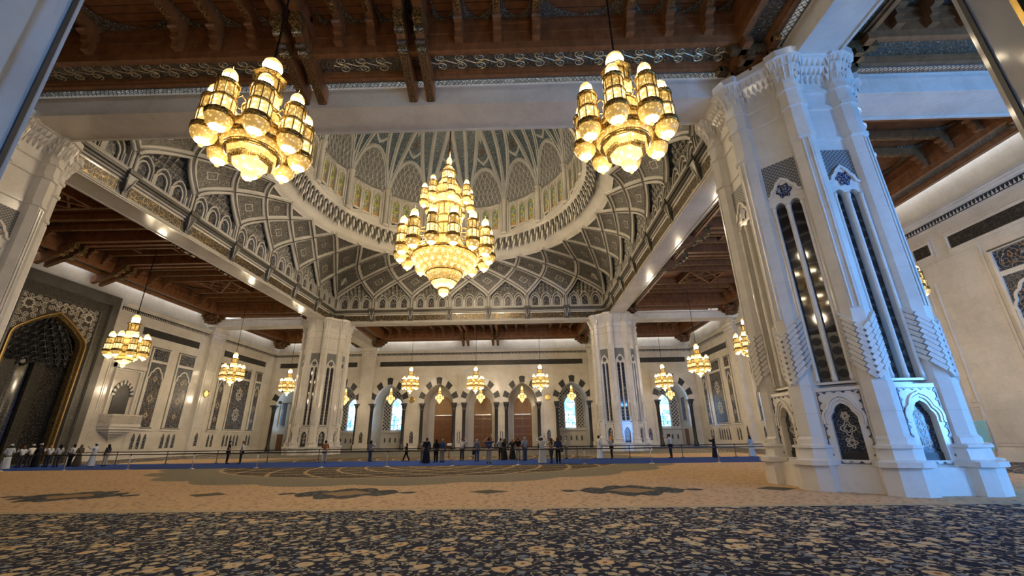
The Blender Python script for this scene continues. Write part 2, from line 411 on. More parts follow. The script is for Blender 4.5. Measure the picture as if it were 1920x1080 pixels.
def _carpet():
    t = NT('patterned_carpet'); p = t.pos(); X = t.xyz(p); x, y = X[0], X[1]
    pw = t.n('ShaderNodeMix', {0: .12, 4: p, 5: t.noise(p, 1.6, 2.).outputs[1]}, data_type='VECTOR').outputs[1]
    # --- navy border strewn with blossoms and curling vines
    v1 = t.vor(pw, 2.3); v2 = t.vor(pw, 5.0); v3 = t.vor(pw, 10.)
    petal = t.mth('MULTIPLY_ADD', t.noise(p, 9., 2.).outputs[0], .16, -.08)
    d1 = t.mth('ADD', v1.outputs['Distance'], petal); d2 = t.mth('ADD', v2.outputs['Distance'], petal)
    pale = t.mix(t.xyz(v1.outputs['Color'])[0], (.55,.375,.205), (.53,.43,.28))
    c = t.mix(t.noise(p, 3., 3.).outputs[0], (.008,.011,.026), (.022,.027,.05))
    pw2 = t.n('ShaderNodeMix', {0: .5, 4: p, 5: t.noise(p, 2.4, 3.).outputs[1]}, data_type='VECTOR').outputs[1]
    curl = t.mth('ABSOLUTE', t.mth('SINE', t.mth('MULTIPLY', t.vor(pw2, 1.5).outputs['Distance'], 21.)))
    c = t.mix(t.step(curl, .24, .12), c, (.38,.325,.225))
    c = t.mix(t.mth('MULTIPLY', t.step(v3.outputs['Distance'], .36, .27), t.step(t.xyz(v3.outputs['Color'])[1], .3, .4)), c, (.38,.32,.22))
    c = t.mix(t.step(d2, .36, .29), c, t.mix(t.step(t.xyz(v2.outputs['Color'])[0], .6, .65), (.45,.36,.235), (.17,.20,.24)))
    c = t.mix(t.step(d1, .31, .26), c, pale)
    c = t.mix(t.step(d1, .13, .10), c, (.20,.095,.035))
    border = c
    # --- tan field
    f1 = t.vor(pw, 5.)
    fld = t.mix(t.noise(p, 2., 3.).outputs[0], (.49,.325,.185), (.60,.41,.245))
    fld = t.mix(t.mth('MULTIPLY', t.step(f1.outputs['Distance'], .34, .25), .8), fld, (.25,.16,.085))
    fld = t.mix(t.mth('MULTIPLY', t.step(t.vor(pw, 9.).outputs['Distance'], .3, .22), .45), fld, (.20,.14,.085))
    # cartouches strewn along the field
    xs = t.mth('SUBTRACT', t.mth('FRACT', t.mth('DIVIDE', t.mth('ADD', x, 4.15), 10.1)), .5)
    ax = t.mth('ABSOLUTE', t.mth('MULTIPLY', xs, 10.1)); ay = t.mth('ABSOLUTE', t.mth('ADD', y, 20.6))
    wob = t.mth('MULTIPLY', t.mth('ABSOLUTE', t.mth('SINE', t.mth('MULTIPLY', ax, 3.4))), .5)
    cart = t.mth('SUBTRACT', t.mth('ADD', t.mth('MULTIPLY', ax, .62), t.mth('MULTIPLY', ay, .95)), wob)
    cm = t.step(cart, 1.22, 1.16)
    inner = t.mth('ADD', t.mth('MULTIPLY', ax, .9), ay)
    cc = t.mix(t.step(v2.outputs['Distance'], .42, .3), (.05,.052,.052), (.15,.135,.105))
    cc = t.mix(t.step(inner, .85, .75), cc, (.30,.19,.095))
    fld = t.mix(cm, fld, cc)
    xs2 = t.mth('ABSOLUTE', t.mth('MULTIPLY', t.mth('SUBTRACT', t.mth('FRACT', t.mth('DIVIDE', t.mth('ADD', x, 9.2), 10.1)), .5), 10.1))
    sm = t.step(t.mth('ADD', t.mth('MULTIPLY', xs2, .8), ay), .62, .55)
    fld = t.mix(sm, fld, (.10,.085,.06))
    # --- great round medallion
    r = t.mth('SQRT', t.mth('ADD', t.mth('MULTIPLY', x, x), t.mth('MULTIPLY', y, y)))
    th = t.mth('ARCTAN2', y, x)
    grey = t.mix(t.step(v3.outputs['Distance'], .4, .2), (.20,.175,.13), (.30,.26,.185))
    grey = t.mix(t.step(v2.outputs['Distance'], .22, .16), grey, (.30,.22,.13))
    lob = t.mth('MULTIPLY', t.mth('ABSOLUTE', t.mth('SINE', t.mth('MULTIPLY', th, 12.))), .8)
    fld = t.mix(t.step(t.mth('SUBTRACT', r, lob), 17.75, 17.65), fld, grey)
    s1 = t.mth('ABSOLUTE', t.mth('SINE', t.mth('ADD', t.mth('MULTIPLY', th, 12.), t.mth('MULTIPLY', r, 1.35))))
    s2 = t.mth('ABSOLUTE', t.mth('SINE', t.mth('SUBTRACT', t.mth('MULTIPLY', th, 12.), t.mth('MULTIPLY', r, 1.35))))
    star = t.mth('MINIMUM', s1, s2)
    med = t.mix(t.step(v2.outputs['Distance'], .4, .25), (.06,.05,.038), (.19,.15,.10))
    med = t.mix(t.step(star, .2, .12), med, (.36,.25,.145))
    med = t.mix(t.step(t.mth('MAXIMUM', s1, s2), .32, .24), med, (.42,.29,.17))
    fld = t.mix(t.step(r, 14.7, 14.6), fld, med)
    ring = t.step(t.mth('ABSOLUTE', t.mth('SUBTRACT', r, 14.75)), .14, .08)
    fld = t.mix(ring, fld, (.38,.28,.17))
    # --- far grey-blue field behind the runner
    far = t.mix(t.step(v2.outputs['Distance'], .42, .28), (.15,.145,.13), (.27,.24,.19))
    fld = t.mix(t.step(y, 9., 10.5), fld, far)
    # --- border bands
    yb = t.mth('MAXIMUM', t.mth('ABSOLUTE', t.mth('ADD', y, 0.)), t.mth('SUBTRACT', t.mth('ABSOLUTE', x), 4.7))
    c = t.mix(t.step(yb, 24.4, 24.44), fld, border)
    line = t.step(t.mth('ABSOLUTE', t.mth('SUBTRACT', yb, 24.25)), .16, .12)
    c = t.mix(line, c, (.42,.335,.225))
    h = t.noise(p, 60., 2.).outputs[0]
    c = t.n('ShaderNodeMix', {0: .55, 6: c, 7: t.ramp(h, [(.25, (.45,.45,.45)), (.75, (1.45,1.45,1.45))])}, data_type='RGBA', blend_type='MULTIPLY').outputs[2]
    return t.bsdf(c, .95, 0., .12, nrm=t.bump(h, .35, .02))
M['carpet'] = _carpet()
SKIN = [m_plain('skin_warm', (.42,.23,.145), .55), m_plain('skin_brown', (.22,.11,.06), .55), m_plain('skin_light', (.55,.34,.24), .55)]
_pc = {}
def cloth(col):
    k = tuple(round(c, 3) for c in col)
    if k not in _pc: _pc[k] = m_plain('cloth_%d' % len(_pc), tuple(col), .85, 0., .2)
    return _pc[k]
# ------------------------------------------------------------------ floor
b = MB(); b.box(-48, 48, -50, 48, -.4, 0)
floor = b.build('floor', M['carpet'])
tag(floor, 'huge patterned carpet with navy flowered border and tan field', 'carpet', kind='structure')

# ------------------------------------------------------------------ far wall with nine arched recesses
AW, AS, AA = 2.55, 7.25, 10.75
ARX = [-33., -24., -15.9, -7.25, 0., 7.25, 15.9, 24., 33.]
DEEP = 5.6
def wall_outline(arches, u0, u1, top, w=AW, zs=AS, za=AA):
    L = [(u0, 0.)]
    for c in arches: L += arch(c, w, 0., zs, za)
    return L + [(u1, 0.), (u1, top), (u0, top)]
def voussoirs(name, fr, c, parent):
    n = 11
    I = arch(c, AW, 0, AS, AA, n)[1:-1]; O = arch(c, AW + 1.0, 0, AS, AA + 1.15, n)[1:-1]
    w = MB(fr)
    for k in range(2*n):
        # pairs of segments, the keystone (segments n-1, n) is dark
        dark = ((k - (n - 1)) // 2) % 2 == 0
        q = [I[k], I[k+1], O[k+1], O[k]]
        d = -.10 if dark else -.07
        w.prism(q, d, .02, 1 if dark else 0, back=False)
    w.build(name, [M['marble_plain'], M['dark_stone']], parent)
def colonnette(fr, u, d, parent):
    w = MB(lambda x, y, z: fr(u + x, d + y, z))
    w.lathe([(.42,0),(.42,.25),(.36,.3),(.38,.55),(.30,.7),(.27,.9),(.27,6.2),(.33,6.28),(.29,6.36),(.34,6.7),(.44,7.05),(.46,7.25)], 12, m=0)
    w.box(-.5,.5,-.5,.45,7.2,7.45,0)
    return w.build('colonnette', M['dark_stone'], parent)
def recess(fr, c, depth, parent, name='recess_lining'):
    w = MB(fr)
    L = arch(c, AW + .15, 0., AS, AA + .1)
    n = len(L)
    w.add([(u, 0, z) for u, z in L] + [(u, depth, z) for u, z in L], [(i, i+1, n+i+1, n+i) for i in range(n-1)], 0)
    w.add([(u, depth, z) for u, z in L], [t for t in tessellate_polygon([[Vector((u, z, 0)) for u, z in L]])], 0)
    # rounded nosing where the vault meets the wall
    w.strip(arch(c, AW + .02, 0., AS, AA), .12, -.1, .35, 0)
    return w.build(name, M['marble_plain'], parent)
def tile_niche(fr, c, z0, w, h, parent, mat='tile', name='tile_niche', frame=True, d=0.):
    """little cusped niche lined with mosaic, in a raised marble frame"""
    zs = z0 + h*.62; za = z0 + h
    C = cusped(c, w, z0, zs, za, 2, 9)
    m = MB(lambda x, y, z: fr(x, y + d, z))
    m.prism(C, -.012, .02, 1, back=False, sides=False)
    m.strip(C, w*.22, -.06, .0, 0, closed=True)
    if frame: m.strip(rect(c - w*1.75, c + w*1.75, z0 - h*.12, za + h*.18), w*.16, -.045, 0, 0, closed=True)
    return m.build(name, [M['marble_plain'], M[mat]], parent)
def cornice(fr, u0, u1, parent, z=15.65):
    m = MB(fr)
    m.box(u0, u1, -.06, 0, z, z + .12, 0); m.box(u0, u1, -.10, 0, z + .12, z + .5, 1)
    m.box(u0, u1, -.2, 0, z + .5, z + .66, 0); m.box(u0, u1, -.34, 0, z + .66, z + .82, 0); m.box(u0, u1, -.46, 0, z + .82, z + 1.0, 0)
    n = int((u1 - u0)/.25)
    for i in range(n):
        x = u0 + (i + .5)*(u1 - u0)/n
        m.prism([(x - .085, z + .16), (x - .03, z + .3), (x, z + .44), (x + .03, z + .3), (x + .085, z + .16)], -.13, -.1, 0, back=False)
    m.build('cornice', [M['marble_plain'], M['dark_stone']], parent)
def script_band(fr, u0, u1, z0, z1, parent, mat='script_dark'):
    m = MB(fr)
    m.box(u0, u1, -.02, 0, z0, z1, 1)
    m.strip(rect(u0 - .12, u1 + .12, z0 - .12, z1 + .12), .16, -.07, 0, 0, closed=True)
    m.strip(rect(u0 - .38, u1 + .38, z0 - .34, z1 + .34), .06, -.03, 0, 0, closed=True)
    m.build('script_band', [M['marble_plain'], M[mat]], parent)
def panel_lines(fr, rects, parent, name='moulded_panel', w=.09):
    for r in rects:
        m = MB(fr); m.strip(r, w, -.05, 0, 0, closed=True)
        u0, u1 = min(p[0] for p in r), max(p[0] for p in r); z0, z1 = min(p[1] for p in r), max(p[1] for p in r)
        m.strip(rect(u0 + .2, u1 - .2, z0 + .2, z1 - .2), w*.5, -.03, 0, 0, closed=True)
        m.build(name, M['marble_plain'], parent)
def pilaster(fr, u, parent, top=ZB):
    m = MB(fr)
    m.box(u - 1.25, u + 1.25, -.55, 0, 0, .9); m.box(u - 1.1, u + 1.1, -.42, 0, .9, top - 2.)
    for i, (a, z) in enumerate([(1.15, .0), (1.25, .5), (1.4, 1.0), (1.55, 1.5)]):
        m.box(u - a, u + a, -.45 - .14*i, 0, top - 2. + z, top - 2. + z + .5)
    for i in range(9):
        for r in range(3):
            x = u - 1.2 + (i + .5*(r % 2))*.29; zz = top - 1.95 + r*.5; dd = -.46 - .14*r
            m.add([(x - .12, dd, zz + .42), (x + .12, dd, zz + .42), (x, dd - .12, zz + .42), (x, dd - .02, zz)], [(0,1,2), (0,3,1), (1,3,2), (2,3,0)])
    m.strip(rect(u - .75, u + .75, 3.9, 10.6), .1, -.47, -.42, 0, closed=True)
    m.strip(rect(u - .75, u + .75, 11.2, 14.4), .1, -.47, -.42, 0, closed=True)
    m.strip(rect(u - .75, u + .75, .95, 3.5), .1, -.47, -.42, 0, closed=True)
    p = m.build('pilaster', M['marble_plain'], parent)
    tile_niche(fr, u, 1.15, .33, 1.75, p, frame=False, d=-.43)
    return p

fr = FR['back']
b = MB(fr); b.prism(wall_outline(ARX, -HALF, HALF, 20.3), 0, .45, back=False)
wall_back = b.build('wall_back', M['marble']); tag(wall_back, 'far white marble wall with a row of striped arches', 'wall', kind='structure')
for c in ARX:
    voussoirs('striped_arch', fr, c, wall_back)
    for s in (-1, 1): colonnette(fr, c + s*(AW + .22), -.12, wall_back)
    recess(fr, c, DEEP, wall_back)
    panel_lines(fr, [rect(c - 3.55, c + 3.55, 0., 12.6)], wall_back, 'arch_surround', .12)
for u in (-20., 20.): pilaster(fr, u, wall_back)
for a, d in ((-36.4, -21.7), (-18.4, 18.4), (21.7, 36.4)):
    cornice(fr, a - .8, d + .8, wall_back)
    script_band(fr, a + .4, d - .4, 13.85, 14.7, wall_back)
for u in (-28.5, -11.6, -3.62, 3.62, 11.6, 28.5):
    hw = .55 if abs(u) < 5 else .85
    if abs(u) > 20: hw = 1.0
    panel_lines(fr, [rect(u - hw, u + hw, 4.1, 12.3), rect(u - hw, u + hw, .7, 3.7)], wall_back)
    tile_niche(fr, u, 1.0, .36, 2.0, wall_back)
m = MB(fr)
us = [-HALF] + sum([[c - AW - .55, c + AW + .55] for c in ARX], []) + [HALF]
for i in range(0, len(us), 2): m.box(us[i], us[i+1], -.16, 0, 0, .55)
m.build('plinth', M['marble_plain'], wall_back)

# doors in the three middle recesses
DN = {-7.25: 'left of the three tall wooden doors in the far wall', 0.: 'middle of the three tall wooden doors in the far wall', 7.25: 'right of the three tall wooden doors in the far wall, seen full width'}
for i, c in enumerate((-7.25, 0., 7.25)):
    f2 = lambda x, y, z, c=c: (c + x, HALF + DEEP - .05 + y, z)
    e = empty('door_%d' % (i+1), label=DN[c], cat='door', kind='structure')
    o = arch(0, 1.78, 0, 7.0, 9.15, 10)
    m = MB(f2); m.prism(arch(0, 1.78, 5.72, 7.0, 9.15, 10), -.06, .03, back=False); m.build('fanlight_panel', M['door_top'], e)
    for s in (-1, 1):
        m = MB(f2); m.box(min(0, s*1.76) + .015, max(0, s*1.76) - .015, -.08, .03, .02, 5.6)
        for zz in (.35, 1.7, 3.05, 4.4):
            m.strip(rect(min(s*.2, s*1.55), max(s*.2, s*1.55), zz, zz + 1.1), .07, -.13, -.08, 0, closed=True)
            for q in range(4): m.box(s*.25 + s*q*.34 - .04, s*.25 + s*q*.34 + .04, -.12, -.08, zz + .5, zz + .58, 1)
        lf = m.build('door_leaf', [M['door'], M['gold']], e)
    m = MB(f2); m.box(-1.4, 1.4, -.16, -.05, 5.58, 5.74); m.build('transom_bar', M['silver'], e)
    m = MB(f2); m.strip(o, .28, -.16, .03, 0); m.build('door_frame', M['marble_plain'], e)

# windows and lattice in the other recesses
WL = {-33.: 'bright leaded window in the far left corner recess', -24.: 'bright leaded window just right of the far left column',
      -15.9: 'bright leaded window left of the three doors', 15.9: 'bright leaded window right of the three doors, flanked by two lattices',
      24.: 'bright leaded window behind the far right column', 33.: 'bright leaded window in the far right corner recess'}
wi = 0
for c in ARX:
    if c in DN: continue
    wi += 1
    f2 = lambda x, y, z, c=c: (c + x, HALF + DEEP - .03 + y, z)
    e = empty('window_%d' % wi, label=WL[c], cat='window', kind='structure')
    m = MB(f2); m.prism(arch(0, .98, 3.3, 7.3, 8.75, 8), -.08, .02, back=False); m.build('pane', M['pane'], e)
    m = MB(f2); m.strip(arch(0, 1.05, 3.2, 7.3, 8.85, 8), .2, -.28, 0, 0)
    m.build('window_surround', M['marble_plain'], e)
    m = MB(f2)
    for zz in (4.05, 4.85, 5.45): m.box(-1., 1., -.16, -.08, zz, zz + .07)
    for uu in (-.35, .35): m.box(uu - .03, uu + .03, -.16, -.08, 3.3, 5.5)
    m.box(-1.02, -.93, -.18, -.08, 3.3, 7.3); m.box(.93, 1.02, -.18, -.08, 3.3, 7.3)
    m.build('window_bars', M['post_dark'], e)
    m = MB(f2); m.box(-2.7, 2.7, -.3, 0, 2.75, 3.0); m.build('window_sill', M['marble_plain'], e)
    for s in (-1, 1):
        m = MB(f2)
        lo = min(s*1.2, s*2.45); hi = max(s*1.2, s*2.45)
        pts = [(s*1.25, 3.25), (s*2.45, 3.25), (s*2.45, 7.6), (s*1.95, 9.0), (s*1.25, 9.95)]
        m.prism(pts, -.05, .0, 0, back=False); m.build('lattice_panel', M['lattice_wall'], e)
    m = MB(f2); m.prism(arch(0, 1.2, 8.95, 8.96, 10.2, 6), -.05, .0, 0, back=False); m.build('lattice_panel', M['lattice_wall'], e)
    for k in range(5):
        tile_niche(lambda x, y, z: f2(x, y, z), -1.9 + k*.95, 1.1, .17, .85, wall_back, 'frame_stone', 'small_niche', False)
# side of the two corner recesses: mosaic panel over a low wooden door
for s, nm in ((-1, 'low brown wooden door in the far left corner recess'), (1, 'low brown wooden door in the far right corner recess')):
    c = 33.*s
    f2 = lambda x, y, z, s=s, c=c: (c + s*(AW + .12) - s*.0 + s*y, HALF + .5 + (x + 2.3), z)
    m = MB(f2); m.prism(cusped(0, 1.0, 4.2, 8.3, 9.6, 2, 8), -.06, 0, 1, back=False); m.strip(cusped(0, 1.05, 4.1, 8.3, 9.7, 2, 8), .2, -.12, 0, 0, closed=True)
    m.build('tile_panel', [M['marble_plain'], M['tile_blue']], wall_back)
    dd = empty('door_%d' % (4 if s < 0 else 5), label=nm, cat='door', kind='structure')
    m = MB(f2); m.box(-1., 1., -.08, -.02, 0.02, 2.7); m.build('door_leaf', M['door'], dd)
    m = MB(f2); m.strip([(-1.1, 0), (-1.1, 2.8), (1.1, 2.8), (1.1, 0)], .2, -.14, -.01); m.build('door_frame', M['marble_plain'], dd)

# ------------------------------------------------------------------ side walls
def tall_panel(fr, u0, u1, parent, plain=False, z0=3.35, z1=12.4, n=3):
    m = MB(fr); c = (u0 + u1)/2; w = (u1 - u0)/2
    # dark reveal all round, then marble frame, header panel and the cusped field
    m.box(u0 - .28, u1 + .28, -.015, 0, z0 - .1, z1 + .28, 2)
    m.strip(rect(u0 - .1, u1 + .1, z0, z1 + .1), .2, -.12, 0, 0, closed=True)
    m.box(u0, u1, -.03, 0, z1 - 1.25, z1, 1)
    m.strip([(u0, z1 - 1.45), (u1, z1 - 1.45)], .3, -.1, 0, 0)
    if plain:
        m.box(u0, u1, -.03, 0, z0 + .1, z1 - 1.6, 1)
        for zz in (z0 + 2.2, z0 + 5.2):
            ring = [(c + .62*(1 + .22*cos(8*a))*cos(a), zz + .8*(1 + .22*cos(8*a))*sin(a)) for a in [2*PI*k/48 for k in range(48)]]
            m.strip(ring, .09, -.05, 0, 0, closed=True)
            ring = [(c + .3*(1 + .3*cos(4*a))*cos(a), zz + .4*(1 + .3*cos(4*a))*sin(a)) for a in [2*PI*k/32 for k in range(32)]]
            m.strip(ring, .08, -.05, 0, 0, closed=True)
    else:
        m.box(u0, u1, -.02, 0, z0 + .1, z1 - 1.6, 3)
        C = cusped(c, w - .1, z0 + .1, z1 - 3.9, z1 - 2.1, 3, 10)
        m.prism(C, -.05, 0, 1, back=False)
        m.strip(C, .16, -.12, 0, 0)
        for zz, rr in ((z0 + 5.6, .42), (z0 + 3.3, .58), (z0 + 1.4, .4)):
            q = [(c + rr*(1 + .2*cos(4*a))*cos(a), zz + rr*1.25*(1 + .2*cos(4*a))*sin(a)) for a in [2*PI*k/32 for k in range(32)]]
            m.prism(q, -.065, -.05, 4, back=False)
            m.strip([(c + (x - c)*.45, zz + (y - zz)*.45) for x, y in q], .07, -.075, -.05, 5, closed=True)
    o = m.build('mosaic_panel', [M['marble_plain'], M['tile'], M['frame_stone'], M['tile_fine'], M['tile_brown'], M['cream']], parent)
    # row of small lancets underneath
    for k in range(n):
        x = u0 + (k + .5)*(u1 - u0)/n
        tile_niche(fr, x, 1.0, (u1 - u0)/n*.34, 1.75, parent, 'tile', 'lancet_niche', False)
    m = MB(fr); m.strip([(u0 - .3, .85), (u1 + .3, .85)], .1, -.06, 0); m.strip([(u0 - .3, 3.1), (u1 + .3, 3.1)], .16, -.1, 0); m.build('sill_moulding', M['marble_plain'], parent)
M['tile_brown'] = m_filigree('brown_rosette_mosaic', (.03,.02,.013), (.05,.032,.018), (.24,.185,.12), 3.5, 10., .3)
M['spandrel'] = m_filigree('dark_spandrel_mosaic', (.03,.024,.02), (.045,.035,.027), (.09,.07,.05), 3., 8., .3)
M['old_gold'] = m_plain('old_gold', (.42,.27,.09), .35, .7)
M['cream'] = m_plain('cream_inlay', (.52,.47,.38), .4)

def side_wall(side, label):
    fr = FR[side]
    b = MB(fr)
    if side == 'left':   # the prayer niche is cut out of this wall
        L = [(-46, 0), (-3.9, 0)] + arch4(.5, 4.2, 0, 10.8, 14.0)[1:-1] + [(4.7, 0), (HALF, 0), (HALF, 20.3), (-46, 20.3)]
        b.prism(L, 0, .3, back=False)
    else: b.prism(rect(-46, HALF, 0, 20.3), 0, .3, back=False)
    w = b.build('wall_' + side, M['marble']); tag(w, label, 'wall', kind='structure')
    for u in (-21.6, 21.6): pilaster(fr, u, w)
    for s in (-1, 1):
        def g(a, bb): return (min(s*a, s*bb), max(s*a, s*bb))
        tall_panel(fr, *g(12.05, 14.35), w); tall_panel(fr, *g(16.15, 18.7), w)
        tall_panel(fr, *g(24.1, 25.6), w, n=2); tall_panel(fr, *g(27.3, 31.2), w, plain=True, n=5); tall_panel(fr, *g(32.7, 34.2), w, n=2)
        script_band(fr, *g(9.9, 18.9), 13.75, 14.6, w); script_band(fr, *g(24.1, 34.6), 13.7, 14.55, w)
        cornice(fr, *g(6.6, 20.1), w); cornice(fr, *g(23.1, 37.2), w)
        panel_lines(fr, [rect(*g(7.1, 11.5), .9, 13.2)], w)
    m = MB(fr)
    for a, d in ((-46, -6), (6, HALF)): m.box(a, d, -.18, 0, 0, .7)
    if side == 'right': m.box(-6, 6, -.18, 0, 0, .7)
    m.build('plinth', M['marble_plain'], w)
    return w
wall_left = side_wall('left', 'long white marble wall at left with mosaic panels and prayer niche')
wall_right = side_wall('right', 'long white marble wall at right with mosaic panels, behind the near column')
m = MB(FR['right'])
cornice(FR['right'], -6.6, 6.6, wall_right); script_band(FR['right'], -8.4, -7.2, 13.9, 14.7, wall_right); script_band(FR['right'], -5, 5, 13.9, 14.7, wall_right)
panel_lines(FR['right'], [rect(-7.9, -5.2, 3.6, 11.8), rect(-7.9, -5.2, .9, 3.3), rect(-4, 4, .9, 12.5), rect(5.2, 7.9, 3.6, 11.8)], wall_right)

# ------------------------------------------------------------------ prayer niche on the left wall
fr = FR['left']; mh = empty('prayer_niche', (-HALF, .5, 0), label='huge dark mosaic prayer niche with gold arch in the left wall', cat='prayer niche', kind='structure')
mfr = lambda u, d, z: (-d, u, z)        # local to the empty, centred on the niche
m = MB(mfr)
for a0, a1, dz in ((5.35, 4.55, -.5),):
    m.prism([rect(-a0, a0, 0, 16.75), rect(-a1, a1, -.001, 15.75)], -.5, 0, back=False)
m.build('outer_frame', M['frame_stone'], mh)
m = MB(mfr); m.prism([rect(-4.55, 4.55, 0.01, 15.75), rect(-3.65, 3.65, 0, 14.75)], -.32, 0, back=False); m.build('mosaic_border', M['mihrab_band'], mh)
m = MB(mfr); m.strip([(-4.55, 0), (-4.55, 15.75), (4.55, 15.75), (4.55, 0)], .14, -.42, -.3); m.strip([(-3.65, 0), (-3.65, 14.75), (3.65, 14.75), (3.65, 0)], .14, -.42, -.2); m.build('border_moulding', M['frame_stone'], mh)
A = arch4(0, 3.3, 0, 10.7, 13.6)
m = MB(mfr); m.prism([(-3.65, 0)] + A + [(3.65, 0), (3.65, 14.75), (-3.65, 14.75)], -.2, 0, back=False); m.build('spandrel', M['spandrel'], mh)
m = MB(mfr); m.strip(A, .11, -.32, -.1, 0); m.build('gold_arch', M['old_gold'], mh)
m = MB(mfr); m.strip(arch4(0, 3.08, 0, 10.7, 13.35), .26, -.1, .45, 0); m.build('gold_mosaic_reveal', M['gold_tile'], mh)
m = MB(mfr)
def zarch(u):                      # height of the arch line over u
    for (u0, z0), (u1, z1) in zip(A[:-1], A[1:]):
        if min(u0, u1) <= u <= max(u0, u1) and abs(u1 - u0) > 1e-6: return z0 + (z1 - z0)*(u - u0)/(u1 - u0)
    return 0.
for s in (-1, 1):
    for i in range(6):
        for j in range(8):
            u = s*(.3 + i*.6); z = 14.42 - j*.56
            if z - .3 < zarch(u) or (i == 5 and z < 11.2): continue
            if abs(abs(u) - 2.75) < .5 and abs(z - 13.75) < .5: continue
            dr = 1 if (i + j) % 2 else -1
            m.tube([(u + .29*(1 - q/24)*cos(dr*q*.55 + j), -.24, z + .27*(1 - q/24)*sin(dr*q*.55 + j)) for q in range(22)], .035, 4, 0, False)
    ring = [(s*2.75 + .4*(1 + .2*cos(8*a))*cos(a), 13.75 + .4*(1 + .2*cos(8*a))*sin(a)) for a in [2*PI*k/40 for k in range(40)]]
    m.strip(ring, .1, -.27, -.2, 0, closed=True)
m.tube([(x*.1, -.24, 14.3 + .22*sin(x*.5)) for x in range(-34, 35)], .035, 4, 0, False)
m.build('scrollwork', M['cream'], mh)
# the deep half-round recess under its stalactite hood
m = MB(mfr); n = 20
def nz_(a, r): return (r*cos(a), .4 + r*.95*sin(a))
ring = [nz_(PI*k/n, 3.25) for k in range(n+1)]
m.add([(u, d, 0) for u, d in ring] + [(u, d, 9.4) for u, d in ring], [(k, k+1, n+2+k, n+1+k) for k in range(n)], 0, True)
m.build('niche_wall', M['mihrab_tile'], mh)
m = MB(mfr); m.box(-4.9, 4.9, 3.95, 4.1, 0, 15.2); m.box(-4.9, 4.9, .3, 4.0, 14.6, 14.8); m.box(-4.9, -4.75, .3, 4., 0, 14.7); m.box(4.75, 4.9, .3, 4., 0, 14.7); m.build('niche_backing', M['niche_dark'], mh)
m = MB(mfr)
for s in (-1, 0, 1):
    for w_ in (.55,):
        a = PI/2 + s*.75; u, d = nz_(a, 3.1)
        m.box(u - w_, u + w_, d - .25, d + .1, 0, 9.2)
m.build('niche_pilaster', M['mihrab_band'], mh)
m = MB(mfr); rows = 8
for r in range(rows):
    t0 = r/rows; t1 = (r + 1.25)/rows
    R0 = 3.25*cos(min(1, t0)*PI/2*.93)**.75; R1 = 3.25*max(.02, cos(min(1, t1)*PI/2*.93))**.75
    z0 = 9.0 + 4.3*t0; z1 = 9.0 + 4.3*min(1.06, t1)
    k_ = max(5, 15 - r)
    for k in range(k_):
        a0 = PI*(k + .04)/k_; a1 = PI*(k + .96)/k_; am = (a0 + a1)/2
        rim = []
        for i in range(9):
            q = i/8; aa = a0 + (a1 - a0)*q; h = sin(PI*q)
            rim.append((*nz_(aa, R0 + (R1 - R0)*(.15 + .85*h**.6) - .1), z0 + (z1 - z0)*(.1 + .9*h**.55)))
        foot = (*nz_(am, R0 - .38), z0 - .28); deep = (*nz_(am, R0 + .22), z0 + .2)
        m.add(rim + [foot, deep], [(i, i+1, 10) for i in range(8)] + [(0, 10, 9), (10, 8, 9)], 0)
        m.tube(rim, .035, 4, 1, False)
m.build('stalactite_hood', [M['niche_dark'], M['frame_stone']], mh)

# ------------------------------------------------------------------ raised pulpit doorway with balcony
pf = lambda u, d, z: (-d, u, z)
pp = empty('pulpit_balcony', (-HALF, 9.5, 0), label='small marble balcony with lattice railing below a dark horseshoe doorway', cat='balcony', kind='structure')
m = MB(pf); m.prism(arch(0, .95, 4.55, 6.6, 7.9, 8), -.08, 0, back=False); m.build('dark_opening', M['dark_stone'], pp)
m = MB(pf); m.strip(rect(-1.55, 1.55, 4.5, 9.4), .22, -.2, 0, 0, closed=True); m.strip([(-1.9, 9.8), (1.9, 9.8)], .45, -.4, 0)
I = arch(0, .95, 0, 6.6, 7.9, 9)[1:-1]; O = arch(0, 1.3, 0, 6.6, 8.35, 9)[1:-1]
for k in range(18): m.prism([I[k], I[k+1], O[k+1], O[k]], -.16, -.02, 1 if k % 2 else 0, back=False)
m.build('doorway_frame', [M['marble_plain'], M['dark_stone']], pp)
m = MB(pf); m.box(-1.85, 1.85, -1.5, 0, 3.35, 3.55)
for r_, z_ in ((1.75, 3.1), (1.5, 2.85), (1.15, 2.6), (.75, 2.35), (.4, 2.1), (.2, 1.85)):
    m.box(-r_, r_, -r_*.8, 0, z_, z_ + .26)
m.build('corbel', M['marble_plain'], pp)
m = MB(pf)
for seg in (((-1.8, -1.45), (1.8, -1.45)), ((-1.8, -1.45), (-1.8, 0)), ((1.8, -1.45), (1.8, 0))):
    (a0, a1), (b0, b1) = seg; L = math.hypot(b0-a0, b1-a1); n = int(L/.26)
    m.bar((a0,a1,3.6), (b0,b1,3.6), .1); m.bar((a0,a1,4.55), (b0,b1,4.55), .12)
    for k in range(-4, n):
        for sgn in (0, 1):
            t0, t1 = k/n, (k+4.6)/n; z0, z1 = (3.6, 4.52) if not sgn else (4.52, 3.6)
            tt0, tt1 = max(0, t0), min(1, t1)
            za_ = z0 + (z1-z0)*(tt0-t0)/(t1-t0); zb_ = z0 + (z1-z0)*(tt1-t0)/(t1-t0)
            if tt1 > tt0: m.bar((a0+(b0-a0)*tt0, a1+(b1-a1)*tt0, za_), (a0+(b0-a0)*tt1, a1+(b1-a1)*tt1, zb_), .045)
m.build('lattice_railing', M['marble_plain'], pp)

